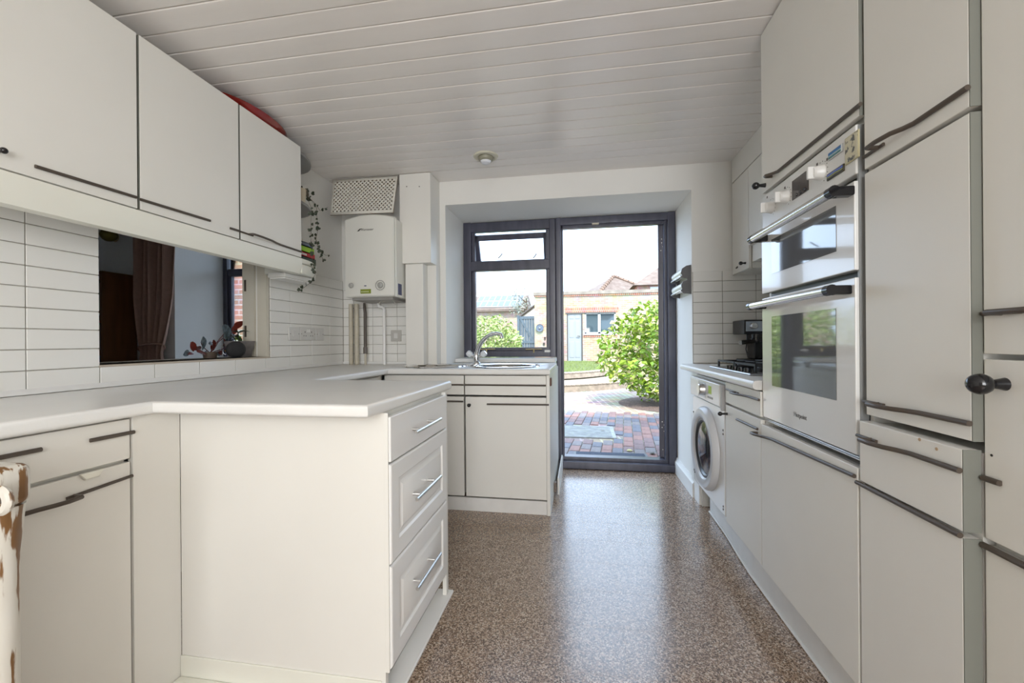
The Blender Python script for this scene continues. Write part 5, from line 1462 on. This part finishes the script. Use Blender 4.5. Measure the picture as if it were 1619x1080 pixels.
# house with solar panels
HY_ = 27.0
t = house('solar_house', 'low house with rows of solar panels on its tiled roof', (-6, HY_, .2))
s0, s1 = P(745, 470, y=HY_).x - 6, P(829, 470, y=HY_).x
ez, rz_ = P(790, 487.5, y=HY_).z, P(790, 468, y=HY_ + 2.2).z
boxo('wall', (s0, s1 - .1, HY_ + .3, HY_ + 5, .0, ez), MATS['garage_brick'], t)
mb = MB().prism([(HY_, ez - .05), (HY_ + 2.2, rz_), (HY_ + 5.2, ez - .05), (HY_ + 5.2, ez - .2), (HY_, ez - .2)], 'x', s0, s1); part('roof', mb, TILES, t)
sl = Vector((0, 2.2, rz_ - ez + .05)); L_ = sl.length; sl.normalize(); nr = Vector((0, -sl.z, sl.y))
mtx = Matrix((Vector((1, 0, 0)), sl, nr)).transposed()
PANELM = mat('solar_blue', (.06, .075, .11), .2, spec=.8)
ALU = mat('panel_frame', (.5, .51, .53), .4)
ppx0, ppx1 = P(752, 475, y=HY_ + .8).x, P(826, 475, y=HY_ + .8).x; pw2 = (ppx1 - ppx0) / 8
base0 = Vector((0, HY_, ez - .05))
for r in range(2):
    for k in range(8):
        c = base0 + sl * (L_ * (.10 + .43 * (r + .5))) + nr * .05; c.x = ppx0 + pw2 * (k + .5)
        fr_ = part('solar_panel_frame', MB().obox(c, (pw2 * .99, L_ * .425, .04), mtx), ALU, t)
        part('solar_panel', MB().obox(c + nr * .015, (pw2 * .86, L_ * .38, .03), mtx), PANELM, fr_)
# pyramid roofed house
HY_ = 29.0
ap = P(970, 437, y=HY_ + 3)
t = house('pyramid_roof_house', 'house with a pointed pyramid roof of old brown tiles', (ap.x, HY_ + 3, .2))
e0 = P(925, 470, y=HY_).x; zl = P(950, 470, y=HY_).z - .5
wv = 3.6
mb = MB(); bm = mb.bm
cb_ = [(ap.x - wv, HY_ - .6, zl), (ap.x + wv, HY_ - .6, zl), (ap.x + wv, HY_ + 6.6, zl), (ap.x - wv, HY_ + 6.6, zl)]
rotp = Matrix.Rotation(math.radians(24), 3, 'Z'); ctr = Vector((ap.x, HY_ + 3, 0))
cb_ = [tuple(ctr + rotp @ (Vector(p) - ctr)) for p in cb_]
top_ = bm.verts.new((ap.x, HY_ + 3, ap.z)); bv = [bm.verts.new(p) for p in cb_]
for k in range(4): bm.faces.new((bv[k], bv[(k + 1) % 4], top_))
bm.faces.new(list(reversed(bv)))
rf = part('roof', mb, TILES, t)
for k in range(4):
    a_, b_ = Vector(cb_[k]), Vector((ap.x, HY_ + 3, ap.z + .03))
    for j in range(14):
        u = j / 14; part('ridge_tile', MB().tube([a_.lerp(b_, u), a_.lerp(b_, u + 1 / 14 * .96)], [.15, .11], 6), RIDGE, rf) if k < 2 else None
mb = MB().obox((ap.x, HY_ + 3, zl / 2), (wv * 1.85, wv * 1.85, zl), rotp); part('wall', mb, MATS['garage_brick'], t)
# gabled house to the right
HY_ = 25.0
t = house('gable_house', 'brick house with grey tiled roof right of the pyramid roof', (8, HY_, .2))
g0 = P(1001, 451, y=HY_); g1 = P(1043, 424, y=HY_ + 3)
boxo('wall', (g0.x + .25, g0.x + 9, HY_ + .3, HY_ + 7, 0, g0.z), RBR, t)
mb = MB(); bm = mb.bm
sl_ = (g1.z - g0.z)
pts = [(g0.x, HY_, g0.z), (g0.x + 10, HY_, g0.z), (g0.x + 10, HY_ + 7.6, g0.z), (g0.x, HY_ + 7.6, g0.z), (g0.x + 3.8, HY_ + 3.8, g0.z + 2.8), (g0.x + 6.2, HY_ + 3.8, g0.z + 2.8)]
v6 = [bm.verts.new(p) for p in pts]
for f_ in ((0, 1, 5, 4), (1, 2, 5), (2, 3, 4, 5), (3, 0, 4), (3, 2, 1, 0)): bm.faces.new([v6[k] for k in f_])
part('roof', mb, TILES, t)
c = P(1036, 458, y=HY_ + .3); boxo('upper_window', (c.x - .28, c.x + .45, HY_ + .26, HY_ + .3, c.z - .18, c.z + .16), WF, t)
# lean-to roof behind the gate and a bare tree
a_, b_ = P(826, 498, y=19), P(847, 482, y=19)
o = thing('garden_shed', 'small pale shed with a sloping roof edge behind the gate', 'shed', (-2.3, 19, .25))
mb = MB().prism([(a_.x, .2), (gx0 - .06, .2), (gx0 - .06, b_.z), (a_.x, a_.z)], 'y', 19.02, 20.2); part('wall', mb, mat('shed_render', (.55, .50, .44), .9), o)
part('roof_edge', MB().tube([a_ + Vector((-.15, 0, -.1)), b_ + Vector((.1, 0, .08))], .06, 6), BROWN, o)
t = thing('bare_tree', 'small sparse tree behind the garage roof corner', 'tree', (-3.2, 22, .2))
rnd = random.Random(4); mb = MB(); bm2 = MB()
tx = P(832, 470, y=22).x
mb.tube([(tx, 22, .2), (tx + .05, 22, 2.2), (tx, 22, 3.4)], [.09, .07, .03], 6)
for k in range(26):
    z = rnd.uniform(2.0, 3.3); a_ = rnd.uniform(0, 6.28); l_ = rnd.uniform(.3, .75)
    e = Vector((tx + l_ * math.cos(a_), 22 + l_ * math.sin(a_), z + rnd.uniform(.1, .5))); mb.tube([(tx, 22, z), e], [.02, .008], 5)
    for j in range(14):
        c = e + Vector((rnd.gauss(0, .12), rnd.gauss(0, .12), rnd.gauss(0, .12))); d1 = Vector((rnd.gauss(0, 1), rnd.gauss(0, 1), rnd.gauss(0, 1))).normalized() * .06; d2 = d1.orthogonal() * .5
        bm2.quad(c - d1, c + d2, c + d1, c - d2)
part('trunk', mb, MATS['bark'], t); o = part('foliage', bm2, mat('grey_leaf', (.25, .27, .22), .7), t); o['kind'] = 'stuff'
# brick side wall seen through the dining room window
o = boxo('garden_side_wall', (-6.2, -4.5, 5.4, 5.65, 0, 2.75), brick_mat('side_brick', (.26, .12, .07), (.32, .18, .12), (.36, .31, .26), 1.0, bw=.225, rh=.075, msize=.010, rot=(PI / 2, 0, 0))); tag(o, 'brick garden wall outside the dining room window', 'wall')
